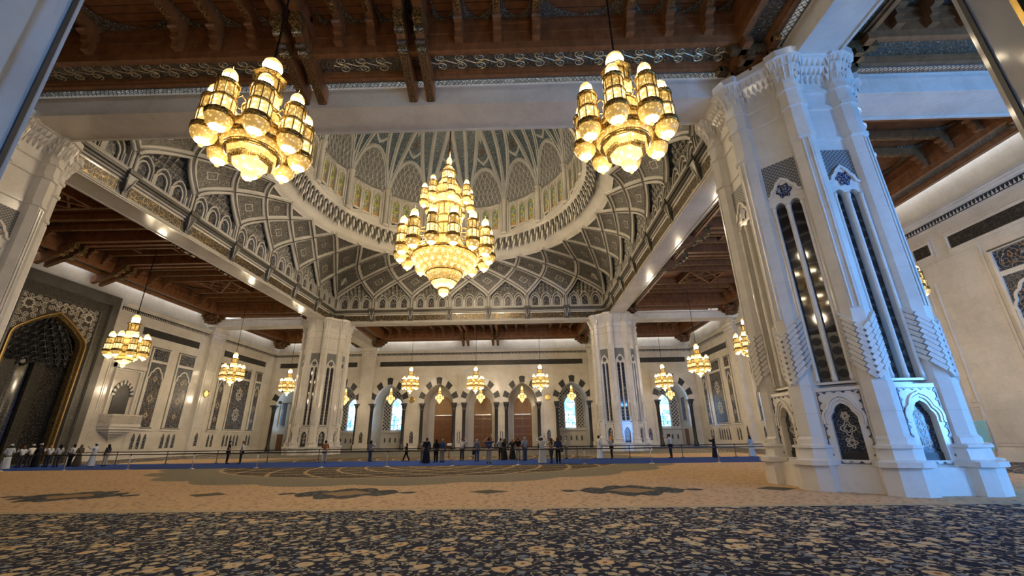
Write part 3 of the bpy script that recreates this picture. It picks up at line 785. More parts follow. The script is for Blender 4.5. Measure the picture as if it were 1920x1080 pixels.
# ------------------------------------------------------------------ near wall: the arch the photographer stands in, daylight windows beside it
fr = FR['near']
NX = [-33., -24., -15.9, -7.25, 0., 7.13, 15.9, 24., 33.]
b = MB(fr)
L = [(-48, 0.)]
for c in NX:
    L += arch(c, 2.84 if c == 7.13 else AW, 0., AS, AA)
L += [(48, 0.), (48, 20.3), (-48, 20.3)]
b.prism(L, 0, .24, back=True)
wall_near = b.build('wall_near', M['marble_jamb']); tag(wall_near, 'polished white marble jambs framing both edges of the view', 'wall', kind='structure')
for s in (-1, 1):
    u = 7.13 + s*2.84
    m = MB(fr); m.box(min(u - s*.012, u + s*.02), max(u - s*.012, u + s*.02), .03, .055, 0, 7.3); m.build('groove', M['dark_stone'], wall_near)
    m = MB(fr); m.box(min(u - s*.03, u + s*.05), max(u - s*.03, u + s*.05), .235, .262, 0, 7.4); m.build('gold_fillet', M['gold'], wall_near)
    m = MB(fr); m.box(min(u, u + s*.4), max(u, u + s*.4), .262, .55, 0, 7.4); m.build('dark_pier', M['dark_marble'], wall_near)
    m = MB(fr); m.box(min(u + s*.02, u + s*.5), max(u + s*.02, u + s*.5), .55, 5.6, 0, 9); m.build('passage_wall', M['marble_plain'], wall_near)
# back of the recesses
m = MB(fr); m.box(-48, 48, 5.6, 5.8, 0, 20.3); m.box(-48, 48, .24, 5.6, 11.4, 11.6)
for c in [(NX[i] + NX[i+1])/2 for i in range(8)]:
    m.box(c - .8, c + .8, .24, 5.6, 0, 11.4)
m.build('passage_back', M['marble_plain'], wall_near)
# ------------------------------------------------------------------ great octagonal columns
AP = 2.55
def section(o, flat=0.):
    """octagon with a clustered pilaster at every corner; o grows the pilasters"""
    pts = []
    for k in range(8):
        a = PI/8 + k*PI/4
        for r, t in ((2.45 + flat, -.42 - o*.6), (2.86 + o, -.42 - o*.6), (3.1 + o, -.19 - o*.25), (3.1 + o, .19 + o*.25), (2.86 + o, .42 + o*.6), (2.45 + flat, .42 + o*.6)):
            pts.append((r*cos(a) - t*sin(a), r*sin(a) + t*cos(a)))
    return pts
def extr(m, prof, mat=0):
    n = 48
    rings = [section(o, f) for z, o, f in prof]
    vs = [(x, y, prof[i][0]) for i, rg in enumerate(rings) for x, y in rg]
    fs = [(i*n+k, i*n+(k+1) % n, (i+1)*n+(k+1) % n, (i+1)*n+k) for i in range(len(prof)-1) for k in range(n)]
    m.add(vs, fs, mat)
proto_col = empty('column')
m = MB()
extr(m, [(0,.34,.5), (.78,.34,.5), (.8,.46,.35), (.95,.46,-.06), (1.0,.22,-.06), (1.32,.2,-.06), (1.34,.28,-.06), (1.42,.28,-.06), (1.46,.1,-.06), (1.62,.1,-.06), (1.7,.04,-.06)])
m.build('column_base', M['marble_col'], proto_col)
m = MB()
extr(m, [(1.7,.03,-.06), (3.3,.03,-.06), (3.4,.03,-.06), (3.42,.0,-.28), (10.95,.0,-.28), (11.0,.0,.12), (13.1,.0,.12), (13.12,.07,.16), (13.28,.07,.16), (13.3,.02,.13), (14.65,.02,.13), (14.67,.1,.18), (14.85,.1,.18), (14.87,.02,.13), (15.5,.02,.13), (15.52,.1,.2), (15.7,.1,.2), (15.72,.02,.14), (15.9,.02,.14)])
# fluting lines on the pilaster fronts
for k in range(8):
    a = PI/8 + k*PI/4
    for t in (-.1, .1):
        r = 3.125
        m.bar((r*cos(a) - t*sin(a), r*sin(a) + t*cos(a), 5.9), (r*cos(a) - t*sin(a), r*sin(a) + t*cos(a), 13.0), .05)
m.build('column_shaft', M['marble_col'], proto_col)
m = MB()
for k in range(8):
    a = PI/8 + k*PI/4
    for q in range(9):
        z = 3.5 + q*.2
        P = lambda r, t, zz: (r*cos(a) - t*sin(a), r*sin(a) + t*cos(a), zz)
        line = [(2.62, -.45, z + .78), (2.90, -.44, z + .55), (3.13, -.2, z + .22), (3.16, 0., z), (3.13, .2, z + .22), (2.90, .44, z + .55), (2.62, .45, z + .78)]
        pts = [P(*l) for l in line]
        for i in range(6): m.bar(pts[i], pts[i+1], .14, .13)
m.build('chevron_carving', M['marble_col'], proto_col)
m = MB()
extr(m, [(15.9,.02,.14), (16.3,.06,.2), (16.7,.2,.45), (17.0,.36,.6), (17.02,.46,.7), (17.35,.46,.7)])
for row, (z, o, f) in enumerate([(16.0,.05,.18), (16.3,.12,.32), (16.62,.26,.5)]):
    S = section(o, f); L = [Vector(p) for p in S] + [Vector(S[0])]
    for i in range(48):
        p, q = L[i], L[i+1]; n = max(1, int((q - p).length/.2))
        for j in range(n):
            c = p.lerp(q, (j + .5)/n); d = (q - p).normalized()*min(.13, (q-p).length/2/n*1.05); out = Vector((d.y, -d.x)).normalized()
            if out.dot(c) < 0: out = -out
            m.add([(*(c - d), z + .36), (*(c + d), z + .36), (*(c + out*.13), z + .36), (*(c + out*.03), z - .02)], [(0,3,2), (2,3,1), (0,2,1)])
m.build('column_capital', M['marble_col'], proto_col)
face = None
def col_face():
    """one face of the column between two pilasters: lattice tile, tracery, twin dark slits, niche"""
    fr = lambda u, d, z: (u, -(AP + .0) + d, z)   # faces -Y
    e = []
    m = MB(fr)   # deep white backing with openings for the slits and niche
    z0 = 3.42
    hole = lambda c: [(c - .19, 3.5), (c + .19, 3.5), (c + .19, 10.5)] + [(c + .19*cos(t), 10.5 + .26*sin(t)) for t in [PI*k/8 for k in range(1, 8)]] + [(c - .19, 10.5)]
    m.prism([rect(-.62, .62, 3.42, 11.0), hole(-.27), hole(.27)], -.05, .30)
    m.lathe([(.07,3.5),(.1,3.62),(.075,3.7),(.075,10.35),(.11,10.5),(.09,10.6)], 10, (0,-.03,0))
    for s in (-1, 1): m.lathe([(.06,3.5),(.08,3.62),(.06,3.7),(.06,10.4),(.09,10.5),(.07,10.6)], 8, (s*.5,-.05,0))
    C = [(-.6, 10.85), (-.6, 11.05), (-.46, 11.12), (-.4, 11.32), (-.28, 11.42), (-.2, 11.6), (0, 11.78), (.2, 11.6), (.28, 11.42), (.4, 11.32), (.46, 11.12), (.6, 11.05), (.6, 10.85)]
    m.prism(C, -.06, .05); m.strip(C[1:-1], .12, -.13, 0)
    e.append(('slit_tracery', m, [M['marble_col']]))
    m = MB(fr); m.box(-.55, .55, .17, .3, 3.45, 10.9); e.append(('dark_marble_slit', m, [M['slit']]))
    m = MB(fr); m.box(-.5, .5, .16, .2, 3.45, 5.25); e.append(('vent_plate', m, [M['frame_stone']]))
    m = MB(fr)
    for c in (-.27, .27):
        for k in range(4):
            m.lathe([(.005, .0), (.15, .0), (.15, .05)], 12, (0,0,0)); o = len(m.v)
            # turn the disc upright
            for i in range(o - 36, o):
                x, y, z = m.v[i]; x, y, z = x, y + AP, z
                m.v[i] = fr(c + x, .158 - z*.4, 3.78 + k*.4 + y)
    e.append(('vent_holes', m, [M['black']]))
    m = MB(fr); m.prism([(-.64, 12.6), (-.64, 11.0)] + C[1:-1] + [(.64, 11.0), (.64, 12.6)], -.03, .05, back=False); e.append(('lattice_tile', m, [M['lattice_grey']]))
    m = MB(fr)
    q = [(.26*(1 + .16*cos(6*a))*cos(a), 11.22 + .3*(1 + .16*cos(6*a))*sin(a)) for a in [2*PI*k/36 for k in range(36)]]
    m.prism(q, -.1, 0, back=False); e.append(('rosette_tile', m, [M['tile_blue']]))
    m = MB(fr)
    N = cusped(0, .37, .97, 2.1, 2.78, 2, 9)
    m.prism([rect(-.66, .66, .8, 3.3), N], -.2, .05, 0)
    for off, dd in ((.12, -.24), (.2, -.26)): m.strip(cusped(0, .37 + off, 2.0, 2.1, 2.78 + off*1.3, 2, 9)[1:-1], .07, dd, -.2, 0)
    e.append(('niche_surround', m, [M['marble_col']]))
    m = MB(fr); R_ = rect(-.60, .60, .86, 3.17); m.strip(R_, .025, -.225, -.2, 0, closed=True)
    for k in range(8):
        for s in (-1, 1):
            zz = 1.05 + k*.28; m.prism([(s*.60 - s*.02, zz), (s*.60 - s*.09, zz + .07), (s*.60 - s*.02, zz + .14)], -.22, -.2, back=False)
    for k in range(4):
        for zz, q in ((.86, 1), (3.17, -1)):
            x = -.45 + k*.27; m.prism([(x, zz + q*.02), (x + .07, zz + q*.08), (x + .14, zz + q*.02)], -.22, -.2, back=False)
    e.append(('inlaid_border', m, [M['tile_blue']]))
    m = MB(fr); m.box(-.42, .42, .02, .05, .95, 2.95, 0)
    for zz, rr, lb in ((2.35, .1, 6), (1.95, .17, 4), (1.5, .13, 5)):
        for q in (1., .55): m.strip([(q*rr*(1 + .25*cos(lb*a))*cos(a), zz + q*rr*1.15*(1 + .25*cos(lb*a))*sin(a)) for a in [2*PI*k/40 for k in range(40)]], .03, .008, .02, 1, closed=True)
    e.append(('niche_mosaic', m, [M['tile_niche'], M['cream']]))
    m = MB(fr); m.box(-.38, .38, -.02, .03, .95, 1.2)
    e.append(('niche_grille', m, [M['dark_stone']]))
    return e
parts = [mb.build(nm, mt, proto_col) for nm, mb, mt in col_face()]
for k in range(1, 8):
    for p in parts:
        c = p.copy(); COL.objects.link(c); c.parent = proto_col; c.rotation_euler = (0, 0, k*PI/4)
LBC = [((CC, -CC), 'huge white marble column nearest the camera, right side, floor to ceiling'),
       ((-CC, -CC), 'near white marble column cut off by the left edge of the view'),
       ((-CC, CC), 'far white marble column left of the doors'),
       ((CC, CC), 'far white marble column right of the doors')]
for i, (xy, lb) in enumerate(LBC):
    o = proto_col if i == 0 else copy_tree(proto_col)
    o.location = (*xy, 0); tag(o, lb, 'column', 'great octagonal columns under the dome', kind='structure')

# ------------------------------------------------------------------ beams
def beam(label, axis, c, a, bb, half=.94, inner=0, top=18.2):
    """axis 'x' or 'y'; c = centre line; runs a..bb"""
    m = MB((lambda l, t, z: (l, c + t, z)) if axis == 'x' else (lambda l, t, z: (c + t, l, z)))
    m.box(a, bb, -half, half, ZB, top)
    for s in (-1, 1):
        m.box(a, bb, min(s*half, s*(half - .12)), max(s*half, s*(half - .12)), ZB - .07, ZB)
        m.box(a, bb, min(s*(half + .05), s*(half - .05)), max(s*(half + .05), s*(half - .05)), top - .12, top)
    o = m.build('beam', M['marble_beam']); tag(o, label, 'beam', kind='structure')
    return o
e_ = 2.4
beam('wide white marble beam crossing the top of the view in front of the dome', 'x', -(SQ + BO)/2, -CC + e_, CC - e_)
beam('white marble beam at the far side of the dome square', 'x', (SQ + BO)/2, -CC + e_, CC - e_)
beam('white marble beam running along the left side of the dome square', 'y', -(SQ + BO)/2, -CC + e_, CC - e_)
beam('white marble beam running along the right side of the dome square', 'y', (SQ + BO)/2, -CC + e_, CC - e_)
beam('white marble beam from the nearest column toward the camera overhead', 'y', CC + .1, NEARW, -CC - e_)
beam('white marble beam from the nearest column to the right wall', 'x', -CC, CC + e_, HALF)
beam('white marble beam from the far right column to the right wall', 'x', CC + .6, CC + e_, HALF)
beam('white marble beam from the far right column to the far wall', 'y', CC, CC + e_, HALF)
beam('white marble beam from the far left column to the far wall', 'y', -CC, CC + e_, HALF)
beam('white marble beam from the far left column to the left wall', 'x', CC + .6, -HALF, -CC - e_)
beam('white marble beam from the near left column to the left wall', 'x', -CC, -HALF, -CC - e_)
beam('white marble beam from the near left column toward the camera side', 'y', -CC - .1, NEARW, -CC - e_)
# ------------------------------------------------------------------ coffered wooden ceilings between the beams
ZT = 18.18
M['steel_blue'] = m_plain('blue_grey_paint', (.13,.16,.19), .5)
def tray(label, cx, cy, LX, LY, rot=0, sections=3, scrolls=False):
    """LX along local x (the long way), LY across; rot in quarter turns"""
    e = empty('wooden_ceiling', (cx, cy, 0), rot*PI/2, label, 'wooden ceiling', 'coffered wooden ceilings of the galleries', 'structure')
    hx, hy = LX/2, LY/2
    pl = ('plank_y', 'plank_x')[rot % 2]; plo = ('plank_x', 'plank_y')[rot % 2]
    def ring(m, x, y, w, z0, z1, mat=0):
        m.box(-x, x, -y, -y + w, z0, z1, mat); m.box(-x, x, y - w, y, z0, z1, mat)
        m.box(-x, -x + w, -y + w, y - w, z0, z1, mat); m.box(x - w, x, -y + w, y - w, z0, z1, mat)
    m = MB(); ring(m, hx, hy, .28, ZT - .02, ZT + .5); ring(m, hx - .28, hy - .28, .1, ZT + .1, ZT + .5)
    ring(m, hx - 1.35, hy - 1.35, .22, ZT + .1, ZT + .5); ring(m, hx - 1.2, hy - 1.2, .2, ZT + .2, ZT + .5)
    m.build('edge_moulding', M['wood_mid'], e)
    m = MB(); ring(m, hx - .3, hy - .3, .95, ZT + .3, ZT + .5); m.build('carved_border', M['carved_wood'], e)
    if scrolls:
        m = MB(); xc = 0; y = hy - .78; zz = ZT + .285
        n = int(2*(hx - 1.6)/.92)
        for i in range(n):
            x = -hx + 1.6 + (i + .5)*2*(hx - 1.6)/n
            if abs(abs(x) - 2.65) < .8: continue
            for s_ in (-1, 1):
                ph = PI/2*s_ + (PI if i % 2 else 0); dr = 1 if (i % 2) else -1
                pts = [(x + (.26*(1 - q/20))*cos(ph + dr*q*.62), y + s_*.22 + (.2*(1 - q/20))*sin(ph + dr*q*.62), zz) for q in range(17)]
                m.tube(pts, [.036*(1 - q/24) for q in range(17)], 4, 0, False)
                m.lathe([(.0,-.03),(.07,-.01),(.07,.02)], 6, (x, y + s_*.22, zz), 1)
            m.tube([(x - .45, y, zz), (x - .22, y + .1, zz), (x, y, zz), (x + .22, y - .1, zz), (x + .45, y, zz)], .028, 4, 0, False)
        m.build('scroll_carving', [M['scroll_gold'], M['steel_blue']], e)['kind'] = 'stuff'
    m = MB(); ring(m, hx - 1.5, hy - 1.5, .15, ZT + .4, ZT + 2.1); ring(m, hx - 1.62, hy - 1.62, .1, ZT + .95, ZT + 1.07); ring(m, hx - 1.6, hy - 1.6, .14, ZT + 1.5, ZT + 1.65)
    m.build('inner_wall', M['wood'], e)
    m = MB(); m.box(-hx, hx, -hy, hy, ZT + 2.05, ZT + 2.15); m.build('ceiling_boards', M[pl], e)
    ix, iy = hx - 1.55, hy - 1.55
    # sections split by twin beams
    if sections == 3: cuts = [-2.65, 2.65]; secs = [(-ix, -3.3), (-2.0, 2.0), (3.3, ix)]
    else: cuts = []; secs = [(-ix, ix)]
    for c in cuts:
        for s in (-1, 1):
            x = c + s*.42
            m = MB(); m.box(x - .2, x + .2, -iy, iy, ZT + 1.0, ZT + 2.05)
            for q in (-1, 1):   # leaning carved strut with a scrolled head
                y0, y1 = q*(hy + .32), q*(hy - 1.75)
                m.hexa([(x - .2, y0, ZB + .12), (x + .2, y0, ZB + .12), (x + .2, y0, ZB + .95), (x - .2, y0, ZB + .95)],
                       [(x - .2, y1, ZT - .12), (x + .2, y1, ZT - .12), (x + .2, y1, ZT + .75), (x - .2, y1, ZT + .75)], 0)
                m.hexa([(x - .15, y0, ZB + .09), (x + .15, y0, ZB + .09), (x + .15, y0, ZB + .2), (x - .15, y0, ZB + .2)],
                       [(x - .15, y1, ZT - .15), (x + .15, y1, ZT - .15), (x + .15, y1, ZT - .04), (x - .15, y1, ZT - .04)], 1)
                # scrolled head: two rolls, a neck and a leaf
                for j, (dy, dz, rr) in enumerate(((.02, -.06, .2), (.34, .02, .13), (.72, .34, .17))):
                    m.tube([(x - .21, y1 - q*dy, ZT + dz), (x + .21, y1 - q*dy, ZT + dz)], rr, 10, 2 if j != 1 else 1)
                m.hexa([(x - .2, y1, ZT - .1), (x + .2, y1, ZT - .1), (x + .2, y1, ZT + .5), (x - .2, y1, ZT + .5)],
                       [(x - .19, y1 - q*.75, ZT + .3), (x + .19, y1 - q*.75, ZT + .3), (x + .19, y1 - q*.75, ZT + 1.1), (x - .19, y1 - q*.75, ZT + 1.1)], 0)
                m.box(x - .2, x + .2, min(y1 - q*.7, y1 - q*1.2), max(y1 - q*.7, y1 - q*1.2), ZT + .45, ZT + 1.05, 2)
            m.build('twin_beam', [M['wood'], M['carved_dark'], M['gilt']], e)
        m = MB(); m.box(c - .6, c + .6, -iy + .6, iy - .6, ZT + 1.65, ZT + 1.75); m.build('carved_strip', M['carved_wood'], e)
        m = MB(); m.box(c - .62, c + .62, -iy + .42, -iy + .6, ZT + 1.5, ZT + 1.8); m.box(c - .62, c + .62, iy - .6, iy - .42, ZT + 1.5, ZT + 1.8); m.build('strip_end', M['wood_mid'], e)
    for x0, x1 in secs:
        L = x1 - x0; c = (x0 + x1)/2
        wide = L > 8
        js = [x0 + L*t for t in ((.10, .225, .35, .65, .775, .90) if wide else (.28, .72))]
        if not wide: js = [c - .75, c + .75]
        for x in js:
            m = MB(); m.box(x - .16, x + .16, -iy, iy, ZT + 1.4, ZT + 1.95, 0); m.box(x - .09, x + .09, -iy + .9, iy - .9, ZT + 1.37, ZT + 1.41, 1)
            for q in (-1, 1):
                y = q*iy
                for (d0, d1, za, zb) in ((0, .75, 1.1, 1.42), (0, .55, .8, 1.12), (0, .4, .42, .82)):
                    m.box(x - .18, x + .18, min(y - q*d0, y - q*d1), max(y - q*d0, y - q*d1), ZT + za, ZT + zb, 0)
                m.tube([(x - .19, y - q*.72, ZT + 1.2), (x + .19, y - q*.72, ZT + 1.2)], .1, 8, 0)
            m.build('joist', [M['wood_mid'], M['gilt']], e)
        # carved scalloped spandrels in every coffer corner
        edges = [x0] + js + [x1]
        m = MB()
        for i in range(len(edges)-1):
            a, bb = edges[i] + .16, edges[i+1] - .16
            w = bb - a
            if w < .4: continue
            for q in (-1, 1):
                for side in (0, 1):
                    xx = a if side == 0 else bb; sg = 1 if side == 0 else -1
                    y = q*(iy - .05)
                    pts = []
                    n = 7; reach = min(w*.49, 2.0)
                    for k in range(n+1):
                        t = k/n
                        px_ = reach*(1 - t)**1.0; py_ = 1.7*t
                        bulge = -.16*math.sin(PI*t)*1.0 + .07*abs(math.sin(PI*t*3))
                        pts.append((xx + sg*max(.06, px_*(1 - .45*math.sin(PI*t)) + bulge*.4), y - q*max(.06, py_*(1 - .3*math.sin(PI*t)))))
                    poly = [(xx, y)] + pts
                    tri = [(0, k, k+1) for k in range(1, len(poly)-1)]
                    z = ZT + 1.88
                    N_ = len(poly)
                    m.add([(px_, py_, z) for px_, py_ in poly] + [(px_, py_, z + .1) for px_, py_ in poly], tri + [(k, (k+1) % N_, N_+(k+1) % N_, N_+k) for k in range(N_)])
        m.build('carved_spandrels', M['carved_gold'], e)
        if wide:
            # square coffer with crossed bars and a stepped pendant
            w = (js[3] - js[2])/2 - .16; hw = min(w, iy - .5)
            m = MB()
            for yy in (-hw, hw): m.box(c - w, c + w, yy - .12, yy + .12, ZT + 1.3, ZT + 1.95)
            for s in (-1, 1): m.bar((c - w, -hw*s, ZT + 1.45), (c + w, hw*s, ZT + 1.45), .2, .3)
            for s in (-1, 1):
                m.bar((c + s*w, 0, ZT + 1.5), (c, -hw, ZT + 1.5), .14, .25); m.bar((c + s*w, 0, ZT + 1.5), (c, hw, ZT + 1.5), .14, .25)
            m.build('crossed_bars', M['wood_mid'], e)
            m = MB()
            for k in range(5): r_ = (1.5 - k*.28)*w/2.2; m.lathe([(r_*.8, 0), (r_, .12)], 8, (c, 0, ZT + 1.95 - k*.16), smooth=False)
            m.build('coffer_pendant', M['wood_mid'], e)
        else:
            m = MB()
            for yy in (-2., 2.): m.box(c - .6, c + .6, yy - .1, yy + .1, ZT + 1.5, ZT + 1.95)
            m.build('cross_bar', M['wood_mid'], e)
    # stepped corner brackets
    m = MB()
    for sx in (-1, 1):
        for sy in (-1, 1):
            for k, (s_, z0, z1) in enumerate(((1.9, ZT - .35, ZT), (1.45, ZT - .65, ZT - .33), (1.0, ZT - .95, ZT - .63))):
                xa, xb = sx*(hx + .2), sx*(hx - s_); ya, yb = sy*(hy + .2), sy*(hy - s_)
                w = .34
                for off in (.0, .62):
                    m.box(min(sx*(hx - off*s_), sx*(hx - off*s_ - w)), max(sx*(hx - off*s_), sx*(hx - off*s_ - w)), min(ya, yb), max(ya, yb), z0, z1, k % 2)
                    m.box(min(xa, xb), max(xa, xb), min(sy*(hy - off*s_), sy*(hy - off*s_ - w)), max(sy*(hy - off*s_), sy*(hy - off*s_ - w)), z0, z1, (k+1) % 2)
                m.tube([(xb, sy*hy, (z0+z1)/2), (xb, sy*(hy - .34), (z0+z1)/2)], .13, 8, 2)
                m.tube([(sx*hx, yb, (z0+z1)/2), (sx*(hx - .34), yb, (z0+z1)/2)], .13, 8, 2)
    m.build('corner_brackets', [M['wood'], M['carved_dark'], M['gilt']], e)
    return e
GAP = .36
yF0, yF1 = BO + GAP, HALF - .75
tray('brown coffered ceiling overhead in front of the dome', 0, -(BO + GAP - NEARW - GAP)/2 , 2*(CC - 1.25), -NEARW - BO - 2*GAP, 0, scrolls=True)
tray('brown coffered ceiling of the far gallery above the doors', 0, (yF0 + yF1)/2, 2*(CC - 1.25), yF1 - yF0, 0)
tray('brown coffered ceiling of the left gallery before the prayer niche', -(yF0 + yF1)/2, 0, 2*(CC - 1.0), yF1 - yF0, 1)
tray('brown coffered ceiling of the right gallery behind the nearest column', (yF0 + yF1)/2, 0, 2*(CC - 1.0), yF1 - yF0, 1)
tray('brown coffered ceiling in the far left corner of the hall', -(yF0 + yF1)/2, (yF0 + yF1)/2, yF1 - yF0, yF1 - yF0, 0, 1)
tray('brown coffered ceiling in the far right corner of the hall', (yF0 + yF1)/2, (yF0 + yF1)/2, yF1 - yF0, yF1 - yF0, 0, 1)
tray('brown coffered ceiling in the near right corner, right of the overhead beam', (yF0 + yF1)/2, -(BO + GAP - NEARW - GAP)/2, yF1 - yF0, -NEARW - BO - 2*GAP, 0, 1)

# white pierced grilles in the gap, daylight tubes above them
def grille(label, axis, c, a, bb, w):
    m = MB((lambda l, t, z: (l, c + t, z)) if axis == 'x' else (lambda l, t, z: (c + t, l, z)))
    L = bb - a; n = int(L/.21); hw = w/2
    for k in range(n):
        x = a + k*L/n
        for s in (-1, 1):
            m.bar((x, -hw*s, ZT), (x + w*.75, hw*s, ZT), .024, .02)
    m.box(a, bb, -hw - .03, -hw + .03, ZT - .04, ZT + .05); m.box(a, bb, hw - .03, hw + .03, ZT - .04, ZT + .05)
    o = m.build('ceiling_grille', M['frame_stone']); tag(o, label, 'grille', 'pierced white grilles beside the wooden ceilings')  # slate material puts the backlit silhouette into the bars' colour
    return o
def cove(axis, c, a, bb, w, z=ZT + .95):
    m = MB((lambda l, t, z_: (l, c + t, z_)) if axis == 'x' else (lambda l, t, z_: (c + t, l, z_)))
    m.box(a, bb, -w/2, w/2, z, z + .08)
    return m
def lightstrip(label, axis, c, a, bb, w):
    o = cove(axis, c, a, bb, w).build('cove_light', M['sky_strip']); tag(o, label, 'strip light', 'daylight strips hidden over the ceiling gaps')
g0 = BO + GAP/2
grille('pierced white grille along the top of the wide beam in front of the dome', 'x', -g0 - .02, -CC + 2.6, CC - 2.6, .4)
grille('pierced white grille along the beam above the nearest column, toward the camera', 'y', CC - .94 - GAP/2, NEARW + .3, -CC - 2.6, .4)
grille('pierced white grille along the beam between nearest column and right wall', 'x', -g0 - .02, CC + 2.6, HALF - .4, .4)
lightstrip('daylight strip above the grille of the wide front beam', 'x', -g0, -CC + 1.5, CC - 1.5, .34)
lightstrip('daylight strip above the grille by the overhead beam', 'y', CC - .94 - GAP/2, NEARW + .3, -CC - 2.6, .34)
lightstrip('daylight strip above the grille right of the nearest column', 'x', -g0, CC + 2.6, HALF - .4, .34)
wg = HALF - .37
for a, d, nm in ((-18, -4.4, 'left end'), (-1.8, 1.8, 'middle'), (4.4, 18, 'right end'), (-35, -22.5, 'left corner'), (22.5, 35, 'right corner')):
    lightstrip('daylight strip over the far wall cornice, %s' % nm, 'x', wg, a, d, .6)
for s, nm in ((-1, 'left'), (1, 'right')):
    for a, d, n2 in ((-18, -4.4, 'near end'), (-1.8, 1.8, 'middle'), (4.4, 18, 'far end'), (22.5, 35, 'far corner')):
        lightstrip('daylight strip over the %s wall cornice, %s' % (nm, n2), 'y', s*wg, a, d, .34)
    lightstrip('daylight strip beside the %s far cross beam' % nm, 'x', CC + .6 - 1.2, min(s*23, s*36), max(s*23, s*36), .3)
m = MB(); m.box(-HALF - .4, HALF + .4, NEARW - 6, -BO, 20.45, 20.6); m.box(-HALF - .4, HALF + .4, BO, HALF + 6.2, 20.45, 20.6)
m.box(-HALF - .4, -BO, -BO, BO, 20.45, 20.6); m.box(BO, HALF + .4, -BO, BO, 20.45, 20.6)
o = m.build('ceiling', M['marble_plain']); tag(o, 'plain slab above the wooden ceilings', 'ceiling', kind='structure')
# ------------------------------------------------------------------ the dome and its ribbed base
dome = empty('ceiling_dome', (0,0,0), label='vast ribbed grey dome over the central square with stained windows', cat='dome', kind='structure')
NB = 7; BW = 2*SQ/NB
# frieze on the four inner beam faces: script panels, brackets, cornice
SIDES = {'far': lambda u, d, z: (u, SQ + d, z), 'left': lambda u, d, z: (-SQ - d, u, z), 'right': lambda u, d, z: (SQ + d, -u, z), 'near': lambda u, d, z: (-u, -SQ - d, z)}
for sd, fr in SIDES.items():
    m = MB(fr)
    m.box(-SQ, SQ, -.02, .4, ZB + .06, 18.95, 0)
    m.box(-SQ, SQ, -.07, .02, ZB + .012, ZB + .12, 1)
    for k in range(NB):
        u0 = -SQ + k*BW + .42; u1 = u0 + BW - .84
        m.strip(rect(u0, u1, ZB + .18, 18.22), .07, -.06, 0, 1, closed=True)
    m.box(-SQ, SQ, -.16, 0, 18.3, 18.45, 1); m.box(-SQ, SQ, -.32, 0, 18.45, 18.62, 0); m.box(-SQ, SQ, -.46, 0, 18.62, 18.8, 0); m.box(-SQ, SQ, -.5, 0, 18.8, 18.95, 1)
    m.build('frieze', [M['frame_stone'], M['carved_pale']] if 'carved_pale' in M else [M['frame_stone'], M['grey_stone']], dome)
    for k in range(NB):
        u0 = -SQ + k*BW + .42; u1 = u0 + BW - .84
        m = MB(fr); m.box(u0 + .05, u1 - .05, -.045, 0, ZB + .2, 18.2); m.build('script_panel', M['script'], dome)
    for k in range(1, NB):
        u = -SQ + k*BW
        m = MB(fr)
        for hw, dd, z0, z1 in ((.40, .50, 18.3, 18.66), (.34, .42, 18.0, 18.32), (.27, .32, 17.7, 18.02), (.18, .22, 17.45, 17.72), (.09, .12, 17.2, 17.47)):
            m.hexa([(u - hw*.6, -.01, z0), (u + hw*.6, -.01, z0), (u + hw*.6, -dd*.7, z0), (u - hw*.6, -dd*.7, z0)],
                   [(u - hw, -.01, z1), (u + hw, -.01, z1), (u + hw, -dd, z1), (u - hw, -dd, z1)], 0)
        for s in (-1, 1): m.tube([(u + s*.3, -.42, 18.6), (u + s*.2, -.36, 18.1), (u + s*.05, -.2, 17.5)], .06, 5, 1)
        m.box(u - .45, u + .45, -.62, 0, 18.64, 18.97, 0)
        m.build('bracket', [M['frame_stone'], M['grey_stone']], dome)

# arcade of lancet panels under pointed arches
ZA = 20.75; T0 = 1.26; ZR, RR = 25.0, 16.3
AMAX = math.radians(74)
def Svault(u, t):
    """u in bays 0..28 round the square, t 0 at the springing .. 1 at the ring"""
    u = u % 28.; sd = min(3, int(u//7)); q = u - sd*7
    x = -SQ + q*BW
    P0 = [(x, SQ), (SQ, -x), (-x, -SQ), (-SQ, x)][sd]
    a = PI*.75 - u/28.*2*PI
    P1 = (RR*cos(a), RR*sin(a))
    h = (1 - cos(t*AMAX))/(1 - cos(AMAX)); z = ZA + (ZR - ZA)*sin(t*AMAX)/sin(AMAX)
    return Vector((P0[0] + (P1[0] - P0[0])*h, P0[1] + (P1[1] - P0[1])*h, z))
def Nvault(u, t):
    e = .02
    du = Svault(u + e, t) - Svault(u - e, t)
    dt = Svault(u, min(t + e, 1)) - Svault(u, max(t - e, 0))
    n = du.cross(dt).normalized()
    c = Vector((0, 0, 17)) - Svault(u, t)
    return n if n.dot(c) > 0 else -n
def tg(s): return (s/1.5)**(1/T0)            # height of the arch line at distance s from the springing
def off(u, t, d): return Svault(u, t) + Nvault(u, t)*d
# vault shell above the arch lines
m = MB()
for k in range(28):
    cols = 10; rows = 8
    grid = [[Svault(k + i/cols, tg(min(i/cols, 1 - i/cols)) + (1 - tg(min(i/cols, 1 - i/cols)))*j/rows) for j in range(rows+1)] for i in range(cols+1)]
    vs = [p for c in grid for p in c]
    m.add(vs, [(i*(rows+1)+j, (i+1)*(rows+1)+j, (i+1)*(rows+1)+j+1, i*(rows+1)+j+1) for i in range(cols) for j in range(rows)], 0, True)
m.build('vault_shell', M['grey_stone'], dome)
